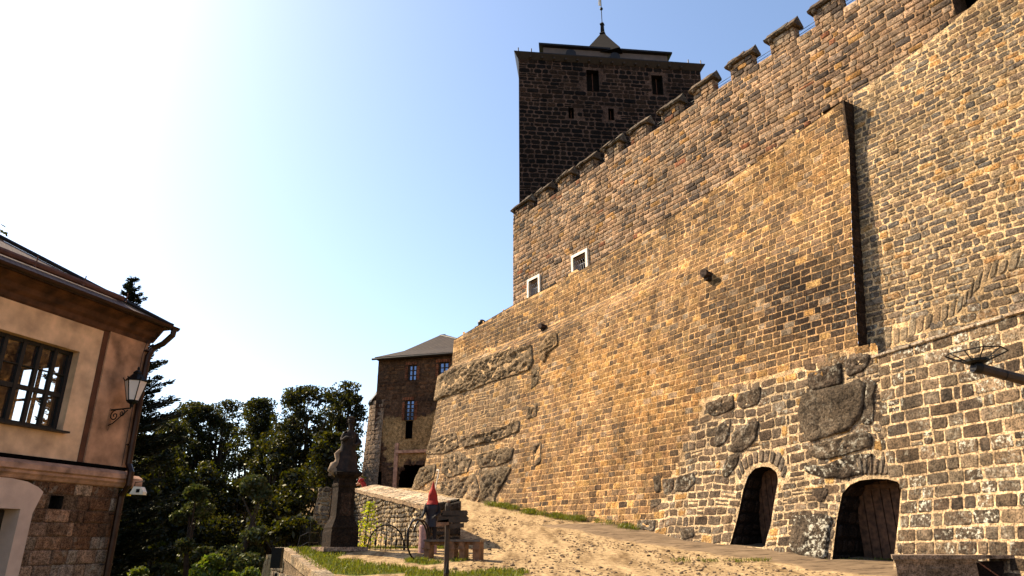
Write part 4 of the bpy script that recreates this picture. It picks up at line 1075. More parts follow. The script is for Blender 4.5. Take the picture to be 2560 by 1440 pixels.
def build_people():
    CLOTH = M_plain('dark_jacket_cloth', (.009, .006, .007), .75, .4, 8, .6); RED = M_plain('red_hood_cloth', (.30, .016, .009), .8, .25, 9, .5)
    SHIRT = M_plain('red_shirt_cloth', (.34, .03, .03), .8, .15, 9, .3); SKINM = M_plain('tanned_skin', (.42, .21, .12), .6, .1, 9, .1)
    # figure with the pointed red hood
    f = at(1077, 1372, 22.3); f.z = ground_z(f.x, f.y); fx, fy, fz = f
    p = thing('person', f, 'person in dark jacket and tall pointed red hood, standing by the iron hoop and bench', 'person')
    V = lambda x, y, z: Vector((fx+x*.93, fy+y*.93, fz+z*.93))
    J = [(V(0, 0, .92), (.16, .12)), (V(0, 0, 1.12), (.145, .10)), (V(0, .0, 1.32), (.18, .12)), (V(0, 0, 1.45), (.16, .10)), (V(0, -.01, 1.54), .055), (V(0, 0, 1.66), (.07, .08)), (V(0, 0, 1.74), (.055, .06)),
         (V(.19, 0, 1.42), .065), (V(.25, -.03, 1.18), .052), (V(.14, -.26, 1.04), .038), (V(-.19, 0, 1.42), .065), (V(-.26, -.04, 1.17), .052), (V(-.30, -.27, 1.03), .038),
         (V(.09, 0, .82), .10), (V(.11, .01, .48), .068), (V(.12, .03, .09), .045), (V(.13, -.10, .04), (.045, .035)), (V(-.09, 0, .82), .10), (V(-.11, -.01, .48), .068), (V(-.12, .02, .09), .045), (V(-.13, -.11, .04), (.045, .035))]
    E = [(0, 1), (1, 2), (2, 3), (3, 4), (4, 5), (5, 6), (3, 7), (7, 8), (8, 9), (3, 10), (10, 11), (11, 12), (0, 13), (13, 14), (14, 15), (15, 16), (0, 17), (17, 18), (18, 19), (19, 20)]
    hand(J, E, 9, Vector((-.5, -.85, -.1)).normalized(), Vector((.85, -.5, 0)).normalized(), Vector((0, 0, -1)))
    hand(J, E, 12, Vector((-.3, -.95, 0)).normalized(), Vector((-.95, .3, 0)).normalized(), Vector((0, 0, -1)))
    skin('body', J, E, CLOTH, p)
    # face
    m = MB(); m.ball(V(0, .035, 1.66), .085, 12, 10, (.85, .85, 1.15)); m.ball(V(0, .11, 1.655), .018, 6, 5, (.8, 1, 1.3)); m.tube([V(-.025, .10, 1.61), V(.025, .10, 1.61)], .006, 5)
    for s in (-1, 1): m.ball(V(.03*s, .10, 1.685), .011, 6, 5)
    m.build('face', SKINM, p, smooth=True)
    m = MB(); prof = []
    n = 16; rings = []
    for z, r_, oy in [(1.42, .225, 0), (1.50, .185, 0), (1.58, .155, .0), (1.70, .15, 0), (1.80, .13, .01), (1.92, .075, .02), (2.03, .045, .03), (2.12, .022, .035), (2.17, .006, .035)]:
        rings.append([m.vert(V(math.cos(q)*r_*(1+.07*math.sin(q*5+z*9)), math.sin(q)*r_*.85*(1+.06*math.cos(q*4))+oy+(.035 if z < 1.75 and math.sin(q) < -.8 and z > 1.52 else 0), z)) for q in [2*math.pi*k/n for k in range(n)]])
    for a, b in zip(rings, rings[1:]):
        for k in range(n): m.face(a[k], a[(k+1) % n], b[(k+1) % n], b[k])
    m.face(*rings[-1]); m.build('hood', RED, p, smooth=True)
    m = MB(); rings = []
    for z, r_ in [(.72, .24), (.9, .215), (1.08, .185), (1.25, .215), (1.40, .225), (1.47, .17)]:
        rings.append([m.vert(V(math.cos(q)*r_*(1+.05*math.sin(q*6+z*14)), math.sin(q)*r_*.72*(1+.05*math.cos(q*5+z*7)), z)) for q in [2*math.pi*k/20 for k in range(20)]])
    for a, b in zip(rings, rings[1:]):
        for k in range(20): m.face(a[k], a[(k+1) % 20], b[(k+1) % 20], b[k])
    m.build('jacket', M_plain('glossy_purple_black_cloth', (.012, .005, .008), .4, .4, 8, .5), p, smooth=True)
    # person leaning on the parapet
    g = at(905, 1232, 39.6); gz = 2.62
    p2 = thing('person', Vector((g.x, g.y, gz-.9)), 'person in a red shirt leaning forward over the far end of the parapet wall', 'person')
    gx, gy = g.x, g.y; V = lambda x, y, z: Vector((gx+x, gy+y, gz-.35+z))
    J = [(V(.15, .1, .35), (.15, .13)), (V(.10, .08, .62), (.15, .12)), (V(-.05, .02, .86), (.18, .13)), (V(-.10, 0, .97), (.13, .1)), (V(-.17, -.02, 1.04), .055), (V(-.24, -.03, 1.13), .09), (V(-.26, -.03, 1.22), .085),
         (V(-.10, -.2, .93), .06), (V(-.22, -.24, .70), .05), (V(-.48, -.14, .62), .038), (V(-.06, .2, .93), .06), (V(-.2, .22, .70), .05), (V(-.46, .10, .62), .038),
         (V(.16, .0, .2), .1), (V(.2, .0, -.2), .07), (V(.25, 0, -.55), .05), (V(.12, .2, .2), .1), (V(.2, .22, -.2), .07), (V(.25, .24, -.55), .05)]
    E = [(0, 1), (1, 2), (2, 3), (3, 4), (4, 5), (5, 6), (3, 7), (7, 8), (8, 9), (3, 10), (10, 11), (11, 12), (0, 13), (13, 14), (14, 15), (0, 16), (16, 17), (17, 18)]
    hand(J, E, 9, Vector((-1, .1, 0)).normalized(), Vector((0, 1, 0)), Vector((0, 0, -1))); hand(J, E, 12, Vector((-1, 0, 0)), Vector((0, 1, 0)), Vector((0, 0, -1)))
    skin('body', J, E, SKINM, p2)
    J2 = [(Vector(j[0]), tuple(q*1.13 for q in (j[1] if isinstance(j[1], tuple) else (j[1], j[1])))) for j in J[:4]]+[(Vector(J[7][0]), .075), (Vector(J[7][0]).lerp(Vector(J[8][0]), .75), .066), (Vector(J[10][0]), .075), (Vector(J[10][0]).lerp(Vector(J[11][0]), .75), .066)]
    skin('shirt', J2, [(0, 1), (1, 2), (2, 3), (3, 4), (4, 5), (3, 6), (6, 7)], SHIRT, p2)
    m = MB(); m.ball(V(-.235, -.03, 1.21), .105, 10, 8, (1, .9, .9)); m.build('hair', BLACK, p2, smooth=True)
def build_statue():
    DARK = M_stone('shade_dark_statue_stone', grain=1.2)  # pedestal stone; the shaded front is painted into its dark tone
    c = Vector((at(842, 1372, 22)[0], 22.3, 0)); c.z = ground_z(c.x, c.y)-.02; z0 = c.z
    t = thing('statue', c, 'dark baroque stone saint statue on a tall square pedestal, left of the iron arch gate', 'statue')
    rot = R(32); ax = (Vector((math.cos(rot), math.sin(rot), 0)), Vector((-math.sin(rot), math.cos(rot), 0)), Vector((0, 0, 1)))
    k = (.03, .018, .011, .0); m = MB(); m.box(c+Vector((0, 0, .05)), (1.35, 1.25, .12), ax, (.30, .20, .14, 0))
    m.build('plinth_slab', STONE, t)
    m = MB()
    m.lathe(c+Vector((0, 0, .1)), [(.42, 0), (.42, .42), (.40, .5), (.41, .56), (.36, .66), (.33, .74), (.30, .80), (.275, .9), (.262, 1.72), (.29, 1.77), (.29, 1.83), (.262, 1.85), (.27, 1.98), (.34, 2.04), (.40, 2.09), (.415, 2.17), (.24, 2.22)], sq=True, ax=ax, col=k)
    for sg in ((ax[0], ax[1]), (ax[1]*-1, ax[0])):
        pn, px_ = sg   # raised oval cartouche + frame
        m.box(c+pn*.275+Vector((0, 0, 1.32)), (.012, .34, .66), (pn, px_, Vector((0, 0, 1))), (.06, .034, .022, 0))
        ring = [c+pn*.283+px_*math.cos(q)*.12+Vector((0, 0, 1.32+math.sin(q)*.27)) for q in lin(0, 2*math.pi, 20)]; m.tube(ring, .018, 5, (.09, .055, .035, 0))
    m.build('pedestal', DARK, t)
    # figure: rock base with scroll, robed saint; one skinned body
    b = c+Vector((0, 0, 2.30)); V = lambda x, y, z: b+ax[0]*x*1.08+ax[1]*y*1.08+Vector((0, 0, z*1.02))
    ST = M_plain('shade_black_stone', (.022, .013, .009), .9, .6, 7, .8)  # shade painted into the figure's near-black base colour
    J = [(V(0, 0, .62), (.21, .17)), (V(0, 0, .34), (.25, .2)), (V(-.02, 0, .08), (.29, .25)), (V(.02, 0, .85), (.17, .13)), (V(.05, 0, 1.08), (.19, .13)), (V(.06, 0, 1.2), (.14, .1)), (V(.06, -.02, 1.28), .055), (V(.05, -.04, 1.40), (.085, .1)), (V(.05, -.03, 1.49), (.085, .09)),
         (V(.25, 0, 1.14), .075), (V(.33, -.08, .9), .065), (V(.17, -.25, .80), .05), (V(-.13, 0, 1.14), .075), (V(-.22, -.1, .93), .065), (V(-.10, -.26, 1.02), .05),
         (V(-.22, .0, .0), .13), (V(-.30, -.05, .10), .09)]
    E = [(0, 1), (1, 2), (0, 3), (3, 4), (4, 5), (5, 6), (6, 7), (7, 8), (5, 9), (9, 10), (10, 11), (5, 12), (12, 13), (13, 14), (2, 15), (15, 16)]
    hand(J, E, 11, (ax[0]*-.8-ax[1]*.5).normalized(), Vector((0, 0, 1)), ax[1]*-1); hand(J, E, 14, (ax[0]*.8-ax[1]*.4).normalized(), Vector((0, 0, 1)), ax[1]*-1)
    fg = skin('figure', J, E, ST, t)
    dt = bpy.data.textures.new('folds', 'CLOUDS'); dt.noise_scale = .16
    dm = fg.modifiers.new('folds', 'DISPLACE'); dm.texture = dt; dm.strength = .09; dm.mid_level = .5
    # robe with folds, hat
    m = MB(); n = 28; rings = []
    for z, r_ in [(-.06, .40), (.1, .35), (.3, .31), (.55, .25), (.8, .20), (1.0, .22), (1.16, .19)]:
        rings.append([m.vert(V(math.cos(q)*r_*(1+.11*math.sin(q*7+z*3))+.03*z, math.sin(q)*r_*.8*(1+.1*math.sin(q*6-z*4)), z)) for q in [2*math.pi*i/n for i in range(n)]])
    for a_, b_ in zip(rings, rings[1:]):
        for i in range(n): m.face(a_[i], a_[(i+1) % n], b_[(i+1) % n], b_[i])
    m.build('robe', ST, t, smooth=True)
    m = MB(); m.lathe(V(.05, -.02, 1.50), [(.11, 0), (.12, .08), (.10, .12), (.13, .17), (.03, .20)], n=10, ax=ax); m.build('hat', ST, t)
    # volute scroll on the left of the base
    m = MB(); L = [(-.10, .0), (-.30, -.02), (-.42, .06), (-.38, .18), (-.28, .24), (-.26, .38), (-.32, .52), (-.24, .62), (-.18, .56)]
    m.tube([V(x, -.05, z) for x, z in L], [.14, .15, .14, .12, .11, .09, .08, .06, .04], 10); m.build('scroll', DARK_SC, t, smooth=True)
DARK_SC = M_plain('worn_scroll_stone', (.20, .135, .085), .9, .4, 8, .6)
# ------------------------------------------------------------------ house at the left
M_ST_BASE = M_stone('squared_pink_stone', grain=1.6, lich_scale=5)
def build_house():
    ah = R(16.6); D = Vector((-math.sin(ah), -math.cos(ah), 0)); N = Vector((math.cos(ah), -math.sin(ah), 0)); U = Vector((0, 0, 1)); O = Vector((-9.43, 17.0, 0)); X = (D, N, U)
    def P(t, o, z): return O+D*t+N*o+U*z
    h = thing('plastered_house', P(4, -3, -2.5), 'plastered house on squared stone with large barred window and slate hip roof, at left', 'house')
    T0, T1 = -.2, 9.0; ZB = -2.8
    # upper wall with window hole
    wa, wb, wc, wd = 1.66, 3.75, 2.27, 4.08
    m = MB()
    S = [1.14, wa, wb, 5.2, T1]; Z = [1.6, wc, wd, 4.85]
    for i in range(4):
        for j in range(3):
            if (i, j) == (1, 1): continue
            m.quad(P(S[i], 0, Z[j]), P(S[i+1], 0, Z[j]), P(S[i+1], 0, Z[j+1]), P(S[i], 0, Z[j+1]))
    for (p, q) in (((wa, wc), (wb, wc)), ((wb, wc), (wb, wd)), ((wb, wd), (wa, wd)), ((wa, wd), (wa, wc))):
        m.quad(P(p[0], 0, p[1]), P(q[0], 0, q[1]), P(q[0], -.32, q[1]), P(p[0], -.32, p[1]))
    m.build('wall', PLASTER_Y, h)
    m = MB(); m.box(P((T0+1.0)/2, -.02, 3.22), (1.2, .16, 3.24), X); m.build('pilaster', PLASTER_P, h)
    m = MB(); m.box(P(1.07, -.04, 3.22), (.14, .12, 3.24), X); m.build('corner_strip', PLASTER_B, h)
    m = MB()
    def onend(px, py):
        rx, ry, rz = ray(px, py); B = P(T0, 0, 0); k = (B.x*D.x+B.y*D.y)/(rx*D.x+ry*D.y); p = Vector((rx*k, ry*k, rz*k)); return (p-B).dot(N), p.z
    e0, e1 = onend(168, 925), onend(60, 925); lo_, hi_ = onend(150, 1062)[1], onend(150, 918)[1]
    os_ = sorted([-.05, e0[0], e1[0], e1[0]-.5, e1[0]-1.9, -7]); zs_ = [ZB, lo_, hi_, 4.9]
    for i in range(len(os_)-1):
        for j in range(3):
            if j == 1 and i in (1, 3): continue
            for tt in (T0+.002, T0+.25): m.quad(P(tt, os_[i], zs_[j]), P(tt, os_[i+1], zs_[j]), P(tt, os_[i+1], zs_[j+1]), P(tt, os_[i], zs_[j+1]))
    m.quad(P(T0, -7, ZB), P(T1, -7, ZB), P(T1, -7, 4.9), P(T0, -7, 4.9)); m.quad(P(T1, 0, ZB), P(T1, -7, ZB), P(T1, -7, 4.9), P(T1, 0, 4.9))
    for z in (1.6, 4.74): m.quad(P(T0, -.33, z), P(T1, -.33, z), P(T1, -7, z), P(T0, -7, z))
    ENDW = [(os_[1], os_[2]), (os_[3], os_[4])]
    m.build('end_wall', PLASTER_P, h)
    for (oa, ob) in ENDW:
        m = MB()
        for k in (0, .5, 1): m.box(P(T0+.13, oa+(ob-oa)*k, (lo_+hi_)/2), (.07, .07, hi_-lo_), X)
        for k in (0, .45, 1): m.box(P(T0+.135, (oa+ob)/2, lo_+(hi_-lo_)*k), (.06, abs(ob-oa), .06), X)
        m.build('rear_window', DWOOD, h)
    # window
    m = MB(); fr = .08
    for t in (wa+.05, wa+.42, wa+.80, wa+1.18, wa+1.6, wb-.05): m.box(P(t, -.22, (wc+wd)/2), (.085 if t < wa+1 or True else .05, .08, wd-wc), X)
    for z, q in ((wc+.05, .1), (wc+.80, .10), (wd-.04, .08), (wc+1.25, .022)): m.box(P((wa+wb)/2, -.225, z), (wb-wa, .07, q), X)
    m.box(P((wa+wb)/2+.02, -.03, wc-.02), (wb-wa+.12, .42, .04), X)
    wf = m.build('window', M_plain('near_black_window_wood', (.012, .009, .008), .5, .3, 8, .2), h)
    m = MB(); m.quad(P(wa, -.25, wc), P(wb, -.25, wc), P(wb, -.25, wd), P(wa, -.25, wd))
    m.build('pane', GLASS_M, wf)
    # room behind glass: opposite window bright
    # string course ledge
    m = MB(); m.prism([P(T0-.12, o, z) for o, z in [(0, 1.6), (.10, 1.58), (.20, 1.50), (.20, 1.40), (.14, 1.37), (.14, 1.32), (.09, 1.28), (.05, 1.22), (0, 1.2)]], D*(T1-T0+.12))
    m.build('ledge', LEDGE, h)
    m = MB(); m.box(P((T0+T1)/2, .03, 1.635), (T1-T0+.1, .10, .07), X); m.build('ledge_shade_strip', BLACK, h)  # near-black strip paints the shadow line above the ledge
    # squared stone ground floor
    hs = (1.27, 1.57, .66, .93); SUR = [(1.93, -3), (1.93, .55), (1.98, 1.0), (1.85, 1.02)]
    def skp(s, z, w=0, hh=0): return hs[0]-w*.45 < s < hs[1]+w*.45 and hs[2]-hh*.45 < z < hs[3]+hh*.45 or s > 1.98
    sf = lambda s, z: (P(s, -.03, z), N)
    m = MB()
    def ch(r, s, z): return (*vary(mixc(r.choice([(.26, .14, .082), (.33, .18, .11), (.20, .095, .05), (.36, .24, .165)]), (.40, .27, .19), max(0, min(1, (-.2-z)*1.5))), r, .2), .25)
    masonry(m, sf, T0, T1, ZB, 1.22, ch, rows=(.27, .31), wid=(.22, .66), skip=skp, joint=.018, proud=.03, jit=.008, warp=.01, split=0, seed=211, rad=.1)
    S = sorted(set(lin(T0, 1.98, 10)+[hs[0], hs[1], T1, 4.6])); Z = sorted(set(lin(ZB, 1.22, 14)+[hs[2], hs[3]]))
    backing(m, sf, S, Z, lambda s, z: (.17, .10, .06, 0), skip=lambda s, z: skp(s, z), bumpy=.0)
    m.build('stone_base', M_ST_BASE, h); m = MB()
    for (p, q) in (((hs[0], hs[2]), (hs[1], hs[2])), ((hs[1], hs[2]), (hs[1], hs[3])), ((hs[1], hs[3]), (hs[0], hs[3])), ((hs[0], hs[3]), (hs[0], hs[2]))):
        m.quad(P(p[0], 0, p[1]), P(q[0], 0, q[1]), P(q[0], -.4, q[1]), P(p[0], -.4, p[1]), (.03, .02, .015, 0))
    m.quad(P(hs[0], -.4, hs[2]), P(hs[1], -.4, hs[2]), P(hs[1], -.4, hs[3]), P(hs[0], -.4, hs[3]), (.01, .01, .01, 0))
    m.build('vent_hole', STONE, h)
    # door surround, segmental head
    m = MB(); o = .06
    outer = [(1.98, -2.8), (1.98, .55), (1.84, .98), (1.98, 1.07), (2.25, 1.16), (2.6, 1.20), (3.3, 1.21), (4.0, 1.18), (4.35, 1.1), (4.62, .95), (4.6, .55), (4.6, -2.8)]
    inner = [(2.27, -2.8), (2.27, .62), (2.27, .62), (2.27, .62), (2.27, .62), (2.6, .62), (3.3, .62), (4.0, .62), (4.3, .62), (4.3, .62), (4.3, .62), (4.3, -2.8)]
    for i in range(len(outer)-1):
        a, b, c, d = outer[i], outer[i+1], inner[i+1], inner[i]
        m.quad(P(a[0], o, a[1]), P(b[0], o, b[1]), P(c[0], o, c[1]), P(d[0], o, d[1])); m.quad(P(a[0], o, a[1]), P(b[0], o, b[1]), P(b[0], -.05, b[1]), P(a[0], -.05, a[1]))
    for (p, q) in (((2.27, -2.8), (2.27, .62)), ((2.27, .62), (4.3, .62)), ((4.3, .62), (4.3, -2.8))): m.quad(P(p[0], o, p[1]), P(q[0], o, q[1]), P(q[0], -.45, q[1]), P(p[0], -.45, p[1]))
    m.build('door_surround', PINKST, h)
    m = MB(); m.box(P(3.28, -.42, -1.1), (2.06, .06, 3.5), X)
    for i in range(6): m.box(P(2.4+i*.34, -.37, -1.1), (.30, .04, 3.4), X)
    m.build('door', DWOOD, h)
    # cornice and roof
    m = MB(); m.prism([P(T0-.05, o_, z) for o_, z in [(0, 4.72), (.06, 4.75), (.08, 4.86), (.2, 4.92), (.24, 5.02), (.40, 5.10), (.44, 5.16), (-.2, 5.2), (-.2, 4.72)]], D*(T1-T0))
    m.prism([P(-.24, .40, 5.14), P(-.24, -7, 5.14), P(-.24, -7, 4.8), P(-.24, .1, 4.8)], -D*.06)
    m.build('cornice', M_plain('stained_brown_cornice', (.075, .03, .014), .9, .7, 3, .4), h)
    e = .62; zE = 5.17; sl = math.tan(R(30)); A = (T0-.12, e); m = MB()
    run = 4.1; top = zE+sl*run
    a0, a1 = P(T0-.12, e, zE), P(T1+.6, e, zE); b0, b1 = P(T0-.12+run, e-run, top), P(T1+.6-run, e-run, top); c0, c1 = P(T0-.12, e-2*run, zE), P(T1+.6, e-2*run, zE)
    th = U*-.06
    for Q in ([a0, a1, b1, b0], [a0, b0, c0], [c0, b0, b1, c1], [a1, c1, b1]): m.prism(Q, th)
    rf = m.build('roof', ROOF_M, h)
    m = MB(); m.tube([a0+U*.05, b0+U*.06], .05, 6); m.tube([a0+(b0-a0)*k+U*.1 for k in (0, .01)], .01, 5)
    m.build('hip_cap', TAR, rf)
    # snow guard pole on hooks
    m = MB(); q = lambda t, k: P(t, e-k, zE+sl*k+.10)
    m.tube([q(T0+.9, .75), q(T1, .75)], .075, 8)
    for i in range(7): t = T0+.9+i*1.25; m.tube([q(t, .98)-U*.06, q(t, .6)-U*.02, q(t, .6)+U*.22], .014, 5)
    m.build('snow_guard', M_plain('snow_guard_pole', (.10, .04, .025), .7, .3, 5, .3), rf)
    # gutter with downpipe
    m = MB(); n = 8; rings = []
    for t in (T0-.22, T1+.6):
        ring = [m.vert(P(t, e+.06+.085*math.cos(q_), zE+.0+.085*math.sin(q_))) for q_ in lin(math.pi, 2*math.pi, n)]; rings.append(ring)
    for i in range(n): m.face(rings[0][i], rings[1][i], rings[1][i+1], rings[0][i+1])
    m.face(*rings[0]); m.build('gutter', GUTT, h)
    m = MB(); m.tube([P(-.30, e+.06, zE-.06), P(-.30, e+.05, zE-.2), P(-.26, .45, zE-.42), P(-.20, .22, zE-.55), P(-.15, .16, zE-.75), P(-.14, .16, 4.1), P(-.14, .18, 1.75), P(-.14, .30, 1.55), P(-.14, .30, 1.25), P(-.14, .14, 1.0), P(-.14, .14, -2.8)], .075, 10)
    for z in (4.55, 3.2, 2.2, .6, -.5): m.tube([P(-.02, .0, z), P(-.14, .12, z)], .012, 5); m.tube([P(-.14, .15, z-.02), P(-.14, .15, z+.02)], .085, 10)
    m.build('downpipe', GUTT, h, smooth=False)
    m = MB(); m.tube([P(-.05, .15, 4.8), P(-.02, .10, 4.4), P(-.03, .10, 1.7)], .008, 4); m.tube([P(-.28, .1, .95), P(-.28, .1, -2.6)], .008, 4); m.build('cable', IRON, h)
    # lantern on scroll bracket
    lb = P(.55, 0, 2.75); ln = thing('wall_lantern', lb, 'black six-sided wall lantern on a scrolled iron bracket at the house corner', 'lantern')
    m = MB(); m.prism([lb+D*a+N*.02+U*b for a, b in [(-.05, .22), (.05, .22), (.06, -.2), (.03, -.3), (-.03, -.3), (-.06, -.2)]], N*.04)
    m.tube([lb+N*.05+U*.18, lb+N*.62+U*.2, lb+N*.66+U*.32], .018, 6)
    def spi(c0, r0, tn_, ph, s=1): return [lb+N*(c0[0]+s*r0*(1-k)*math.cos(ph+k*tn_))+U*(c0[1]+r0*(1-k)*math.sin(ph+k*tn_)) for k in lin(0, .9, 22)]
    m.tube(spi((.19, .04), .13, 10, 1.5), .014, 5); m.tube(spi((.40, .09), .09, 10, 1.5, -1), .012, 5); m.tube([lb+N*.05-U*.18, lb+N*.18-U*.14, lb+N*.34-U*.01, lb+N*.56+U*.16], .014, 5)
    m.build('bracket', IRON, ln)
    c = lb+N*.64+U*.34; m = MB()
    R0, R1, H = .125, .245, .50
    hexa = lambda r, z: [c+Vector((math.cos(q)*r, math.sin(q)*r, z)) for q in [math.pi*k/3+.3 for k in range(6)]]
    A_, B_ = hexa(R0, .03), hexa(R1, H)
    for a, b in zip(A_, B_): m.tube([a, b], .012, 5)
    for L in (A_, B_): m.tube(L+[L[0]], .016, 5)
    m.lathe(c, [(.04, -.12), (.05, -.05), (.13, 0), (.13, .03)], 6); 
    for b in B_: m.tube([b, b+(b-c-U*H)*.18+U*.07], .014, 5)
    m.build('frame', IRON, ln)
    m = MB(); m.lathe(c+U*H, [(.26, 0), (.235, .03), (.12, .15), (.10, .17), (.11, .2), (.05, .26), (.02, .27), (.03, .31), (.005, .36)], 6); m.build('cap', IRON, ln)
    m = MB()
    for i in range(6): m.quad(A_[i], A_[(i+1) % 6], B_[(i+1) % 6], B_[i])
    m.build('glass', FROST, ln)
    # floodlight and a small box by the ledge end
    fb = P(-.28, .32, 1.15); fl = thing('floodlight', fb, 'small white floodlight fixed under the ledge at the house corner', 'floodlight')
    m = MB(); cc = fb+Vector((.12, 0, -.02)); m.prism([cc+Vector((x, -.08, z)) for x, z in [(-.16, -.08), (.16, -.09), (.17, -.03), (.10, .09), (-.08, .10)]], (0, .18, 0)); m.build('housing', WHITE, fl)
    m = MB(); m.box(cc+Vector((.04, -.085, .0)), (.08, .015, .08)); m.tube([cc+Vector((-.1, 0, .1)), cc+Vector((-.1, 0, .2)), cc+Vector((.12, 0, .22))], .012, 5); m.build('lens', IRON, fl)
    m = MB(); m.box(cc+Vector((-.2, 0, -.09)), (.07, .07, .05)); m.build('sensor', M_plain('yellow_plastic', (.8, .55, .02), .5, .05, 5, 0), fl)
    m = MB(); m.prism([P(T0-.12, o_, z) for o_, z in [(.05, 1.2), (.2, 1.24), (.2, 1.42), (.05, 1.5)]], -D*.28+N*.05); m.build('ledge_end', LEDGE, h)
def glass():
    m = bpy.data.materials.new('old_window_glass'); m.use_nodes = True; n = m.node_tree.nodes; l = m.node_tree.links; n.remove(n['Principled BSDF'])
    g = n.new('ShaderNodeBsdfGlossy'); g.inputs['Roughness'].default_value = .03; g.inputs['Color'].default_value = (.8, .7, .62, 1); t = n.new('ShaderNodeBsdfTransparent'); t.inputs['Color'].default_value = (.85, .85, .85, 1)
    tc = n.new('ShaderNodeTexCoord'); q = n.new('ShaderNodeTexNoise'); q.inputs['Scale'].default_value = 1.5; l.new(tc.outputs['Object'], q.inputs['Vector'])
    bp = n.new('ShaderNodeBump'); bp.inputs['Strength'].default_value = .2; bp.inputs['Distance'].default_value = .03; l.new(q.outputs[0], bp.inputs['Height']); l.new(bp.outputs[0], g.inputs['Normal'])
    mx = n.new('ShaderNodeMixShader'); mx.inputs[0].default_value = .17; l.new(t.outputs[0], mx.inputs[1]); l.new(g.outputs[0], mx.inputs[2]); l.new(mx.outputs[0], n['Material Output'].inputs[0]); return m
GLASS_M = glass()
ROOF_M = shingle('dark_slate_tiles', (.16, .10, .08), 0, 3.2)
GUTT = M_plain('dark_copper_gutter', (.035, .016, .010), .35, .3, 4, .1, .6)
FROST = M_plain('frosted_lantern_glass', (.62, .52, .48), .4, .08, 3, 0)
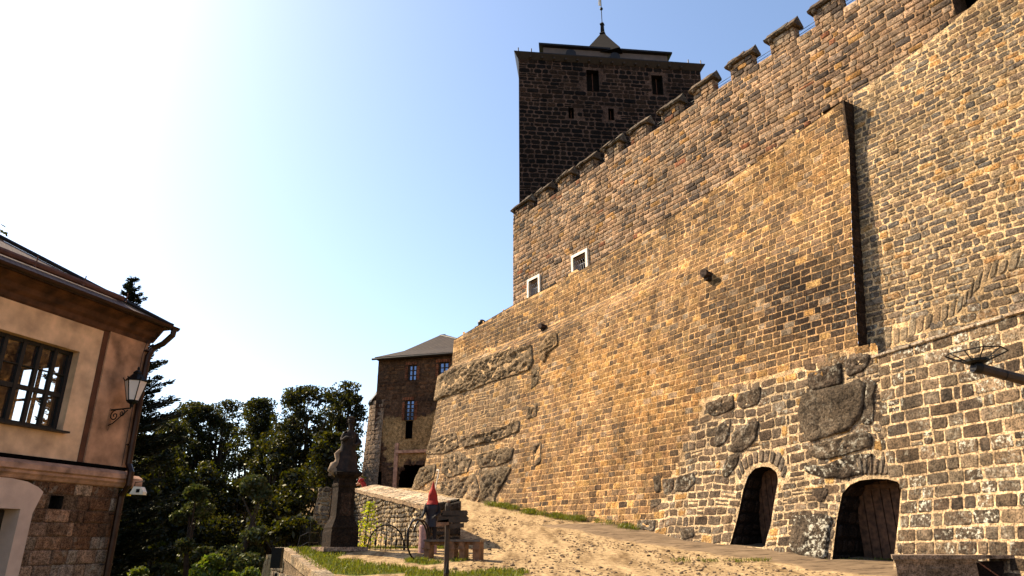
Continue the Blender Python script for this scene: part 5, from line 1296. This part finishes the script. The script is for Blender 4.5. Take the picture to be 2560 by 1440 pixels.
# ------------------------------------------------------------------ small things on the lawn
def build_props():
    # sign post
    px = -1.32; py = 15.0; z0 = ground_z(px, py); t = thing('signpost', (px, py, z0), 'dark wooden signpost with arrow boards pointing right, in the foreground lawn', 'signpost')
    m = MB(); m.lathe((px, py, z0-.1), [(.055, 0), (.05, 1.2), (.055, 1.5), (.065, .79-z0), (.05, .84-z0), (.02, .86-z0)], 8); m.build('post', DWOOD, t)
    m = MB(); m.ball((px, py, .77), .035, 8, 6); m.build('finial', BWOOD, t)
    def board(x0, y0, x1, y1, hpx, Y, tip=0, tilt=0, mat=DWOOD):
        a, b = at(x0, y0, Y), at(x1, y1, Y); hh = hpx/115/2; d = (b-a).normalized(); up = Vector((0, 0, 1)); m = MB()
        P = [a-up*hh, b-up*hh, b+d*tip-up*hh*.3 if tip else b-up*hh, b+d*tip*.4, b+d*tip+up*hh*.3, b+up*hh, a+up*hh, a+d*.02] if tip else [a-up*hh, b-up*hh, b+up*hh, a+up*hh]
        m.prism(P, (0, -.03, 0)); m.build('arrow_board', mat, t)
    board(1106, 1284, 1166, 1283, 13, 14.93, .04); board(1094, 1297, 1167, 1298, 15, 14.93, .05); board(1091, 1310, 1122, 1305, 13, 14.93, 0, 0, BWOOD); board(1124, 1316, 1160, 1313, 10, 14.93)
    # small spear-topped stake
    s = at(1118, 1418, 13.6); zz = ground_z(s.x, s.y); t = thing('iron_stake', (s.x, s.y, zz), 'short black iron stake with spearhead tip beside the signpost', 'stake')
    m = MB(); m.tube([(s.x, s.y, zz-.1), (s.x, s.y, s.z-.12)], .012, 6); m.build('rod', IRON, t); m = MB(); m.lathe((s.x, s.y, s.z-.16), [(.012, 0), (.045, .06), (.035, .12), (.004, .26)], 6); m.build('spearhead', IRON, t)
    # hoop
    c = at(1044, 1341, 20.6); c.y = 20.6; zg = ground_z(c.x, c.y); rr = .53; t = thing('iron_hoop', (c.x, c.y, zg), 'large upright black iron hoop standing on the sand in front of the hooded figure', 'hoop')
    dx = Vector((.42, .90, 0)).normalized(); up = Vector((-.05, 0, 1)).normalized(); cz = Vector((c.x, c.y, zg+rr+.0)); m = MB()
    m.tube([cz+(dx*math.cos(q)+up*math.sin(q))*rr for q in lin(0, 2*math.pi, 48)], .026, 8, cap=False); m.build('ring', IRON_G, t, smooth=True)
    m = MB(); m.tube([cz-dx*rr+up*-.2, cz-dx*rr*.9+Vector((-.35, 0, -.18))], .02, 6); m.build('tie_bar', IRON, t)
    m = MB(); q0 = cz+Vector((.05, .5, .10)); m.tube([q0+(dx*math.cos(q)+up*math.sin(q))*.42 for q in lin(.2, 2.9, 20)], .028, 8); m.build('rear_arc', IRON_G, t, smooth=True)
    # bench
    c = at(1135, 1342, 20.8); zg = ground_z(c.x, c.y); t = thing('wooden_bench', (c.x, c.y, zg), 'rustic wooden bench with shiny worn seat, right of the iron hoop', 'bench')
    a, b = at(1066, 1342, 20.9), at(1206, 1350, 20.3); dv = (b-a).normalized(); dv.z = 0; pv = Vector((-dv.y, dv.x, 0)); zt = zg+.50; L = (b-a).length; a.z = zt
    m = MB(); m.box(a+dv*L/2-U_*.02, (L, .36, .06), (dv, pv, U_)); m.build('seat', SEAT, t)
    m = MB(); m.box(a+dv*L/2-U_*.09, (L-.2, .06, .09), (dv, pv, U_)); m.build('stretcher', BWOOD, t)
    for k in (.06, .50, .68, .93):
        m = MB(); g0 = a+dv*L*k; m.box(Vector((g0.x, g0.y, (zg-.05+zt-.05)/2)), (.16 if k != .93 else .2, .30, zt-zg), (dv, pv, U_)); m.box(Vector((g0.x, g0.y, zg+.27))-pv*.17, (.26, .05, .04), (dv, pv, U_)); m.build('leg', BWOOD, t)
    # pink weathered post and block
    c = at(1055, 1384, 21.9); zg = ground_z(c.x, c.y); PP = M_plain('pinkish_weathered_wood', (.36, .20, .17), .8, .35, 9, .5)
    m = MB(); m.lathe((c.x, c.y, zg-.05), [(.12, 0), (.11, .4), (.115, .78), (.09, .82)], 10); o = m.build('wooden_post', PP, origin=(c.x, c.y, zg)); tag(o, 'short pinkish weathered wooden post behind the iron hoop', 'post')
    c = at(1077, 1384, 21.8); m = MB(); m.lathe((c.x, c.y, zg-.05), [(.17, 0), (.175, .2), (.16, .33), (.12, .35)], 10); o = m.build('tree_stump', PP, origin=(c.x, c.y, zg)); tag(o, 'low round pinkish stump at the feet of the hooded figure', 'stump')
    # arched iron gate
    def iron_gate():
        c = at(963, 1386, 22.4); zg = ground_z(c.x, c.y); t = thing('iron_gate', (c.x, c.y, zg), 'low arched wrought iron gate with spiked bars, right of the statue', 'gate'); w = .55; h_ = .72
        V = lambda x, z: Vector((c.x+x, c.y, zg+z)); m = MB(); m.tube([V(-w*math.cos(q), .02+h_*math.sin(q)**.9) for q in lin(0.0, math.pi, 30)], .022, 6); m.build('arch', IRON, t)
        m = MB()
        for k in range(7):
            x = -w+w*2*(k+.5)/7; y = h_*math.sqrt(max(0, 1-(x/w)**2)); m.tube([V(x, 0), V(x, y+.12), V(x, y+.2)], [.011, .011, .002], 5)
            if k % 2: m.lathe(V(x, .12), [(.005, 0), (.035, .05), (.03, .12), (.04, .17), (.005, .22)], 6)
        m.tube([V(-w, .1), V(w, .1)], .01, 5); m.build('bars', IRON, t)
        for x in (w+.03, w+.13): m = MB(); m.tube([V(x, -.1), V(x, .55), V(x, .62)], [.022, .022, .004], 6); m.build('post', IRON, t)
    iron_gate()
    # picket fence left
    a, b = at(735, 1405, 21.2), at(800, 1380, 24.6); t = thing('iron_fence', (a.x, a.y, ground_z(a.x, a.y)), 'low black iron fence along the lawn edge left of the statue', 'fence')
    m = MB(); n = 16; A = []
    for k in range(n+1):
        p = a.lerp(b, k/n); g = ground_z(p.x, p.y); A.append(Vector((p.x, p.y, g)))
    for z in (.2, .5): m.tube([p+U_*z for p in A], .010, 5)
    m.build('rail', IRON, t)
    for p in A: m = MB(); m.tube([p-U_*.05, p+U_*.6, p+U_*.68], [.008, .008, .001], 5); m.build('picket', IRON, t)
    for p in (A[0], A[8], A[16]): m = MB(); m.tube([p-U_*.05, p+U_*.74], .02, 6); m.build('post', IRON, t)
    # garden post bottom left
    c = at(690, 1438, 19.5); t = thing('garden_lamp', (c.x, c.y, c.z-.8), 'dark square-topped metal garden post below the lawn edge at the bottom', 'post')
    m = MB(); m.box((c.x, c.y, c.z-.4), (.06, .06, .9)); m.build('post', IRON, t); m = MB(); m.box((c.x-.02, c.y, c.z+.42), (.26, .2, .5)); m.build('head', IRON, t)
    # stone basin at bottom right with chain; the opening's shade is painted as a near-black block
    x0, x1, y0, y1 = 7.72, 11.6, 15.0, 16.1; zt = -.26; zb = -1.3
    t = thing('stone_basin', (8.6, 15.5, zb), 'weathered stone water basin with moulded rim and chain, at the foot of the wall', 'basin'); K = (.27, .19, .13, .1)
    m = MB(); m.col = K; m.prism([(x0, y0, zb), (9.35, y0, zb), (9.35, y1, zb), (x0+.6, y1, zb)], (0, 0, zt-.14-zb))
    m.prism([(9.35, y0+.75, zb), (x1, y0+.75, zb), (x1, y1, zb), (9.35, y1, zb)], (0, 0, zt-.14-zb), (.03, .02, .015, 0)); m.box((8.55, y0-.01, -.62), (.45, .03, .22), col=(.2, .14, .09, 0)); m.build('trough', STONE_FINE, t)
    m = MB(); m.col = (.30, .215, .15, .2)
    for z, o_, h_ in ((zt-.14, .03, .06), (zt-.08, .08, .08)): m.prism([(x0-o_, y0-o_, z), (9.36+o_, y0-o_, z), (9.36+o_, y1, z), (x0+.58-o_, y1, z)], (0, 0, h_))
    m.prism([(9.45, y0+.55, zt-.08), (x1, y0+.55, zt-.08), (x1, y1, zt-.08), (9.45, y1, zt-.08)], (0, 0, .07)); m.build('rim', STONE_FINE, t)
    m = MB(); L = [Vector((9.4, y0-.03, zt-.15)).lerp(Vector((10.9, y0-.1, zt-.85)), k) for k in lin(0, 1, 42)]
    L = [p-U_*.16*math.sin(math.pi*k/42) for k, p in enumerate(L)]
    for k in range(0, 41): 
        p, q = L[k], L[k+1]; s_ = (Vector((0, 1, 0)) if k % 2 else U_)*.012; m.tube([p+s_, q+s_, q-s_, p-s_, p+s_], .005, 4)
    m.build('chain', M_plain('rusty_chain', (.25, .12, .08), .5, .3, 9, 0, .5), t)
    # fire basket on a beam
    Yb = 8.5; t = thing('fire_basket', at(2440, 912, Yb), 'black iron fire basket on the end of a dark timber beam at the right edge', 'fire basket')
    c1 = at(2440, 884, Yb); c2 = at(2441, 903, Yb); m = MB()
    n_ = 10; big = [c1+Vector((math.cos(q)*.335, math.sin(q)*.335, .012*math.sin(q*3))) for q in lin(0, 2*math.pi, n_)]; sm = [c2+Vector((math.cos(q)*.13, math.sin(q)*.13, 0)) for q in lin(0, 2*math.pi, n_)]
    m.tube(big, .009, 5, cap=False)
    for i in range(0, n_, 1): m.tube([big[i], sm[i]], .008, 5)
    m.build('basket_frame', IRON, t); m = MB(); m.lathe(c2-U_*.03, [(.10, 0), (.14, .02), (.14, .05), (.10, .055)], 14); m.build('fire_pan', IRON, t)
    p0 = at(2436, 917, Yb); p1 = at(2560, 950, Yb); d = (p1-p0); d = d+Vector((0, .0, 0)); m = MB(); m.tube([p0+d*.06, p0+d*3.0], .065, 10); m.build('beam', DWOOD, t)
    m = MB(); m.tube([p0-d*.02, p0+d*.12], .078, 10); m.build('collar', IRON, t); m = MB(); m.tube([p0+d*.6, p0+d*.62], .07, 10); m.build('band', IRON, t); m = MB(); m.tube([c2-U_*.04, p0+d*.05], .05, 8); m.build('socket', IRON, t)
    e = p0+d*2.9; m = MB(); m.box((e.x, e.y, (e.z-1.6)/2), (.16, .16, e.z+1.8)); m.build('post', DWOOD, t)
    # drain spouts
    for k, (x, y, lab) in enumerate([(1365, 818, 'dark stone drain spout jutting from the wall above the rock ledge'), (1776, 688, 'dark stone drain spout jutting from the middle of the sloping wall')]):
        s, z = C(x, y); p, nn = S_left(s, z); t = thing('drain_spout', p, lab, 'spout', 'drain spouts'); h_ = NW
        m = MB(); m.lathe(p-h_*.2, [(.13, 0), (.13, .45), (.17, .47), (.17, .62), (.1, .62)], 10, (AW, Vector((0, 0, 1)), h_), (.06, .04, .03, 0)); m.build('barrel', STONE_D, t)
        m = MB(); m.box(p+h_*.1-U_*.2, (.2, .4, .12), (AW, h_, U_), (.05, .035, .025, 0)); m.build('corbel', STONE_D, t)
    s, z = C(1198, 806); p = wall_pt(s, .2, interp(ZBL, s)); t = thing('stone_ball_ornament', p, 'small dark rounded stone on top of the terrace wall edge', 'ornament')
    m = MB(); m.ball(p+U_*.18, .27, 12, 8, (1, 1, .9)); m.build('ball', TAR, t, smooth=True); m = MB(); m.box(p+U_*.03+AW*.25, (.8, .3, .08), (AW, NW, U_)); m.build('base', TAR, t)
    # white pipe on the rock
    s, z = C(1100, 1215); p = [S_left(*C(x, y)) for x, y in [(1111, 1180), (1106, 1205), (1100, 1235), (1096, 1262)]]; t = thing('white_pipe', p[-1][0], 'thin white pipe with a bent top running down the rock at the wall foot', 'pipe')
    m = MB(); m.tube([a_+n_*.36 for a_, n_ in p], .035, 6); q = p[0][0]+p[0][1]*.36; m.tube([q, q+AW*.25+U_*.02, q+AW*.32-U_*.06], .05, 6); m.build('pipe_run', WHITE, t)
    # path-side low wall cap behind parapet near gate
    m = MB(); a = at(1048, 1213, 48); o = a; m.box((a.x+1.2, a.y, a.z-.45), (3.0, .3, .9), col=(.2, .13, .08, 0)); m.box((a.x+1.2, a.y, a.z+.02), (3.1, .36, .08), col=(.4, .28, .18, 0)); o = m.build('low_gate_wall', STONE_FINE, origin=(a.x, a.y, a.z-.9)); tag(o, 'low wall with a pale cap in front of the gatehouse arch', 'stone wall')
U_ = Vector((0, 0, 1))
IRON_G = M_plain('glossy_black_iron', (.02, .017, .016), .25, .2, 9, .1, .7)
SEAT = M_plain('worn_shiny_seat', (.10, .07, .055), .22, .3, 9, .1, .1, .7)
STONE_D = M_stone('dark_spout_stone')
# ------------------------------------------------------------------ vegetation
def leafmesh(name, C_, size, mat, parent, seed, lo=.6, hi=1.5, elong=.55, origin=None, dirs=None):
    rg = np.random.default_rng(seed); n = len(C_); C_ = np.asarray(C_, float)
    u = rg.normal(size=(n, 3)) if dirs is None else dirs+rg.normal(size=(n, 3))*.25
    u /= np.linalg.norm(u, axis=1)[:, None]
    v = rg.normal(size=(n, 3)); v -= u*(u*v).sum(1)[:, None]; v /= np.linalg.norm(v, axis=1)[:, None]
    s = size*rg.uniform(.6, 1.3, n)[:, None]
    V = np.stack([C_-u*s*.5, C_+v*s*elong*.5, C_+u*s*.5, C_-v*s*elong*.5], 1).reshape(-1, 3)
    o0 = wloc(parent) if parent else Vector(origin or (0, 0, 0)); V = V-np.array(o0[:])
    me = bpy.data.meshes.new(name); me.from_pydata(V.tolist(), [], np.arange(n*4).reshape(n, 4).tolist()); me.materials.append(mat)
    g = rg.uniform(lo, hi, (n, 1)); h = rg.uniform(.8, 1.25, (n, 1)); c = np.concatenate([g*h, g, g*rg.uniform(.5, 1.2, (n, 1)), np.ones((n, 1))], 1)
    ca = me.color_attributes.new('Col', 'FLOAT_COLOR', 'POINT'); ca.data.foreach_set('color', np.repeat(c, 4, 0).astype(np.float32).ravel())
    o = bpy.data.objects.new(name, me); COL.objects.link(o)
    if parent: o.parent = parent
    else: o.location = o0
    return o
BARK = M_plain('dark_bark', (.045, .03, .02), .9, .4, 6, .6)
LEAF = M_leaf('broad_leaf', (.005, .007, .0015), (.050, .050, .002), .38)
LEAF2 = M_leaf('dull_leaf', (.055, .062, .026), (.05, .06, .01), .3)
NEEDLE = M_leaf('needle', (.008, .011, .005), (.006, .009, .002), .25)
IVY = M_leaf('bright_ivy_leaf', (.22, .28, .02), (.50, .50, .02), .45)
def tree(px, top, wpx, Y, zb, label, seed, group='trees in the valley', n=15000, leaf=.27, mat=None, name='broadleaf_tree', cat='tree', low=.25, clump=.72, ry=None):
    r = random.Random(seed); rg = np.random.default_rng(seed)
    a = at(px, top, Y); R_ = wpx/2/F*Y*1.02; H = a.z-zb; cz0 = zb+H*low
    t = thing(name, (a.x, Y, zb), label, cat, group)
    m = MB(); P0 = Vector((a.x, Y, zb-.3)); pts = [P0]
    for k in range(1, 7): pts.append(Vector((a.x+r.uniform(-.25, .25)*k*.4, Y+r.uniform(-.2, .2)*k*.3, zb+H*.88*k/6)))
    r0 = .028*H+.06; m.tube(pts, [r0*(1-.15*k) for k in range(7)], 8); clumps = []
    nb = int(H*R_*2.3)+14 if name != 'shrub' else 16
    for i in range(nb):
        # crown envelope: broad, uneven
        hz = r.uniform(0, 1)**.85; z = cz0+(a.z-cz0-.4)*hz
        env = math.sin(math.pi*min(1, .18+.80*(1-hz)**.75))**.6 if hz > .35 else .95
        env = min(1.0, math.sqrt(max(0.02, 1-((hz-.42)/.63)**2)))*r.uniform(.8, 1.15)
        ang = r.uniform(0, 2*math.pi); rr = R_*env*r.uniform(.35, 1.0)
        c = Vector((a.x+math.cos(ang)*rr, Y+math.sin(ang)*rr*(ry or 1), z)); clumps.append((c, clump*r.uniform(.6, 1.25)))
        b0 = pts[min(6, max(1, int(hz*5)))]
        if i % 2 == 0: m.tube([b0, b0.lerp(c, .5)+Vector((0, 0, .15*rr)), c], [r0*.28, r0*.16, .02], 5)
    clumps.append((Vector((a.x, Y, a.z-.5*clump)), clump*.7))
    m.build('trunk', BARK, t)
    per = max(8, int(n*1.5)//len(clumps)); pts_ = []
    for c, cr in clumps:
        d = rg.normal(size=(per, 3)); d /= np.linalg.norm(d, axis=1)[:, None]; q = d*(cr*rg.uniform(.25, 1, (per, 1))**.5)*np.array([1.15, 1.15, .75])
        pts_.append(q+np.array(c[:]))
    leafmesh('crown', np.concatenate(pts_), leaf, mat or LEAF, t, seed)
    return t
def conifer():
    a = at(335, 692, 32); zb = -5; H = a.z-zb; t = thing('conifer_tree', (a.x, 32, zb), 'dark conifer rising behind the plastered house with bare-tipped boughs', 'tree')
    m = MB(); m.tube([(a.x, 32, zb), (a.x, 32, zb+H*.6), (a.x, 32, a.z)], [.3, .15, .02], 8); r = random.Random(2); rg = np.random.default_rng(3); pts = []; dirs = []
    z = a.z-.15; k = 0
    while z > zb+1.5:
        L = min(3.4, .22+(a.z-z)*.42)
        for i in range(5 if L < 1 else 9):
            an = r.uniform(0, 2*math.pi); l = L*r.uniform(.6, 1.15); p0 = Vector((a.x, 32, z)); dv = Vector((math.cos(an), math.sin(an), 0))
            tip = p0+dv*l+Vector((0, 0, l*.12 if L < 1.2 else l*.08)); mid = p0+dv*l*.55+Vector((0, 0, -.10*l)); m.tube([p0, mid, tip], [.03, .02, .008], 4)
            nn = int(190*l)
            for j in range(nn):
                f = (j+.5)/nn; b = p0.lerp(mid, f*2) if f < .5 else mid.lerp(tip, f*2-1)
                sd = Vector((-dv.y, dv.x, 0))*r.choice([-1, 1])*r.uniform(0, .42*l*(1-f*.8)); q = b+sd+Vector((r.uniform(-.04, .04), r.uniform(-.04, .04), r.uniform(-.12, .05)))
                pts.append(q[:]); dd = dv*.7+sd.normalized()*.6+Vector((0, 0, .25)) if sd.length > 0 else dv; dirs.append(dd.normalized()[:])
        z -= .22+.05*L
    m.build('trunk', BARK, t); leafmesh('needles', pts, .19, NEEDLE, t, 5, elong=.30, dirs=np.array(dirs))
def build_plants():
    T = tree; 
    T(432, 1046, 182, 55, -8, 'dark broadleaf tree just right of the house roof conifer, lowest of the skyline row', 1)
    T(492, 1005, 175, 60, -8, 'rounded broadleaf tree second in the skyline row', 2)
    T(573, 998, 141, 62, -8, 'slender dark broadleaf tree above the yellow meadow gap', 3, n=8000)
    T(655, 992, 118, 58, -8, 'narrow dark broadleaf tree left of the gap of white sky', 4, n=8000)
    T(765, 964, 202, 55, -8, 'tall spreading broadleaf tree directly behind the statue, its top the broadest', 5, n=16000)
    T(864, 952, 135, 60, -8, 'tall broadleaf tree touching the gatehouse turret', 6, n=9000)
    T(700, 1085, 162, 52, -9, 'dark tree filling the space under the white sky gap', 7, n=9000)
    T(395, 1100, 202, 46, -9, 'dark tree behind the house downpipe', 8, n=9000)
    T(840, 1080, 162, 46, -6, 'dark tree crown behind the saint statue', 9, n=9000, low=.1)
    T(520, 1150, 148, 46, -9, 'dark shaded tree below the slender one', 14, n=7000, low=.05)
    T(740, 1170, 202, 40, -7, 'black-green shaded tree left of the parapet stub', 15, n=9000, low=.0)
    T(345, 1190, 120, 37, -7, 'black-green shaded tree right beside the house corner', 16, n=8000, low=.0)
    T(610, 1195, 121, 47, -9, 'small shaded tree under the meadow gap', 17, n=6000, low=.0)
    T(400, 1255, 120, 44, -6, 'dark low tree in front of the valley trees', 18, n=7000, low=.0)
    T(760, 1290, 175, 32, -5, 'dark low tree below the parapet stub', 19, n=7000, low=.0)
    T(560, 1290, 202, 43, -6, 'dark low tree between the round shrub and the cone shrub', 20, n=7000, low=.0)
    T(490, 1212, 125, 36, -5.5, 'round clipped-looking shrub with pale sunlit top in the valley garden', 10, 'garden shrubs', 9000, .22, LEAF2, 'shrub', 'shrub', .1, .6)
    T(642, 1188, 120, 34, -5.5, 'tall cone shaped shrub with pale leaves in the valley garden', 11, 'garden shrubs', 9000, .2, LEAF2, 'shrub', 'shrub', .1, .6)
    T(535, 1385, 140, 24, -3.8, 'bright green bush at the bottom of the valley garden', 12, 'garden shrubs', 4500, .16, LEAF_B, 'shrub', 'shrub', .0, .45)
    T(630, 1418, 90, 22, -3.8, 'small bright bush at the bottom edge, right of the larger one', 13, 'garden shrubs', 2600, .14, LEAF_B, 'shrub', 'shrub', .0, .35)
    T(350, 1418, 120, 20, -3.6, 'low yellow-green bush at the bottom edge beside the downpipe', 21, 'garden shrubs', 3000, .14, LEAF_B, 'shrub', 'shrub', .0, .3)
    T(-90, 520, 330, 30, -4, 'leafy broadleaf tree behind the house roof at far left', 22, n=9000, leaf=.26, low=.4)
    conifer()
    # climbing plant on the parapet face
    c = at(908, 1380, 22.9); t = thing('climbing_plant', (c.x, c.y, ground_z(c.x, c.y)), 'bright yellow-green climbing plant between the statue and the arched iron gate', 'climbing plant'); rg = np.random.default_rng(5); P = []
    z0 = ground_z(c.x, c.y)
    m = MB(); m.tube([(c.x, c.y, z0), (c.x+.05, c.y, z0+.7), (c.x+.1, c.y, z0+1.35)], .02, 5); m.build('stem', BARK, t)
    for i in range(420):
        f = rg.random(); P.append((c.x+.12*f+rg.normal()*(.17*(1-f)+.07), c.y+rg.normal()*.07, z0+f*1.38))
    leafmesh('leaves', P, .085, IVY, t, 8, elong=.8)
    # grass tufts
    rg = random.Random(8); P = []; Dv = []
    def tuft(x, y, n, s, h):
        z = ground_z(x, y)
        for _ in range(n): P.append((x+rg.gauss(0, s), y+rg.gauss(0, s), z+h*rg.uniform(.2, .7))); Dv.append((rg.gauss(0, .35), rg.gauss(0, .35), 1))
    for _ in range(52000):
        x, y = rg.uniform(-8.5, 1.2), rg.uniform(15.5, 24.2)
        if x < interp(EDGE, y)+.15: continue
        g = is_grass(x, y); g = g+.6*noise.noise(Vector((x*1.6, y*1.6, 7))) if g > 0 else 0
        if g > .12: tuft(x, y, 1, .02, .06+.05*rg.random())
    # grass along the wall foot
    for _ in range(9000):
        s = rg.uniform(-1, 10.5); q = max(0, noise.noise(Vector((s*1.3, 0, 2)))+.10+.15*(s > 3))
        if rg.random() > q*1.5: continue
        p = wall_pt(s, d_left(s, ground_wall(s))+.05+abs(rg.gauss(0, .22)), 0); tuft(p.x, p.y, 3, .05, .22+.16*rg.random())
    for (x, y) in [(1880, 1368), (1900, 1375), (1760, 1348), (1985, 1398), (2215, 1425), (2120, 1420), (2160, 1424), (1840, 1368), (1700, 1338), (2225, 1400)]:
        b = ray(x, y+4); 
        Yq = 20
        for _ in range(12): z = ground_z(b[0]/b[1]*Yq, Yq); Yq = Yq*.5+.5*(z/(b[2]/b[1]) if abs(b[2]) > 1e-3 and 15 < z/(b[2]/b[1]) < 40 else Yq)
        X_ = b[0]/b[1]*Yq
        for _ in range(25): tuft(X_+rg.gauss(0, .18), Yq+rg.gauss(0, .1), 3, .04, .13)
    o = leafmesh('grass', P, .11, GRASSM, None, 3, elong=.16, dirs=np.array(Dv)); tag(o, 'short green and yellow grass on the lawn and along the wall foot', 'grass', kind='stuff')
    # gravel
    m = MB(); rg = random.Random(9)
    for _ in range(4200):
        y = rg.uniform(16, 34)**1; x = rg.uniform(-1.5, 9)
        if (x-7.1)*NX+(y-29.6)*NY < 3.9: continue
        if y > 24.2 and x < PAR_A.x+1.2+(PAR_B.x-PAR_A.x)*(y-PAR_A.y)/(PAR_B.y-PAR_A.y): continue
        if noise.noise(Vector((x*.6, y*.35, 1))) < -.15: continue
        s = rg.uniform(.012, .032)*(1 if rg.random() > .05 else 2); m.ball((x, y, ground_z(x, y)+s*.3), s, 5, 4, (1.2, 1, .6), (*vary((.30, .21, .13), rg, .5), 0))
    tag(m.build('gravel', STONE_FINE, smooth=True), 'loose gravel scattered over the sandy path', 'gravel', kind='stuff')
GRASSM = M_leaf('grass_blade', (.085, .10, .012), (.16, .17, .01), .4)
LEAF_B = M_leaf('bright_bush_leaf', (.05, .075, .01), (.12, .15, .01), .4)
build_ground()
build_castle()
build_tower()
build_gatehouse()
build_parapet()
build_statue()
build_people()
build_house()
build_props()
build_plants()
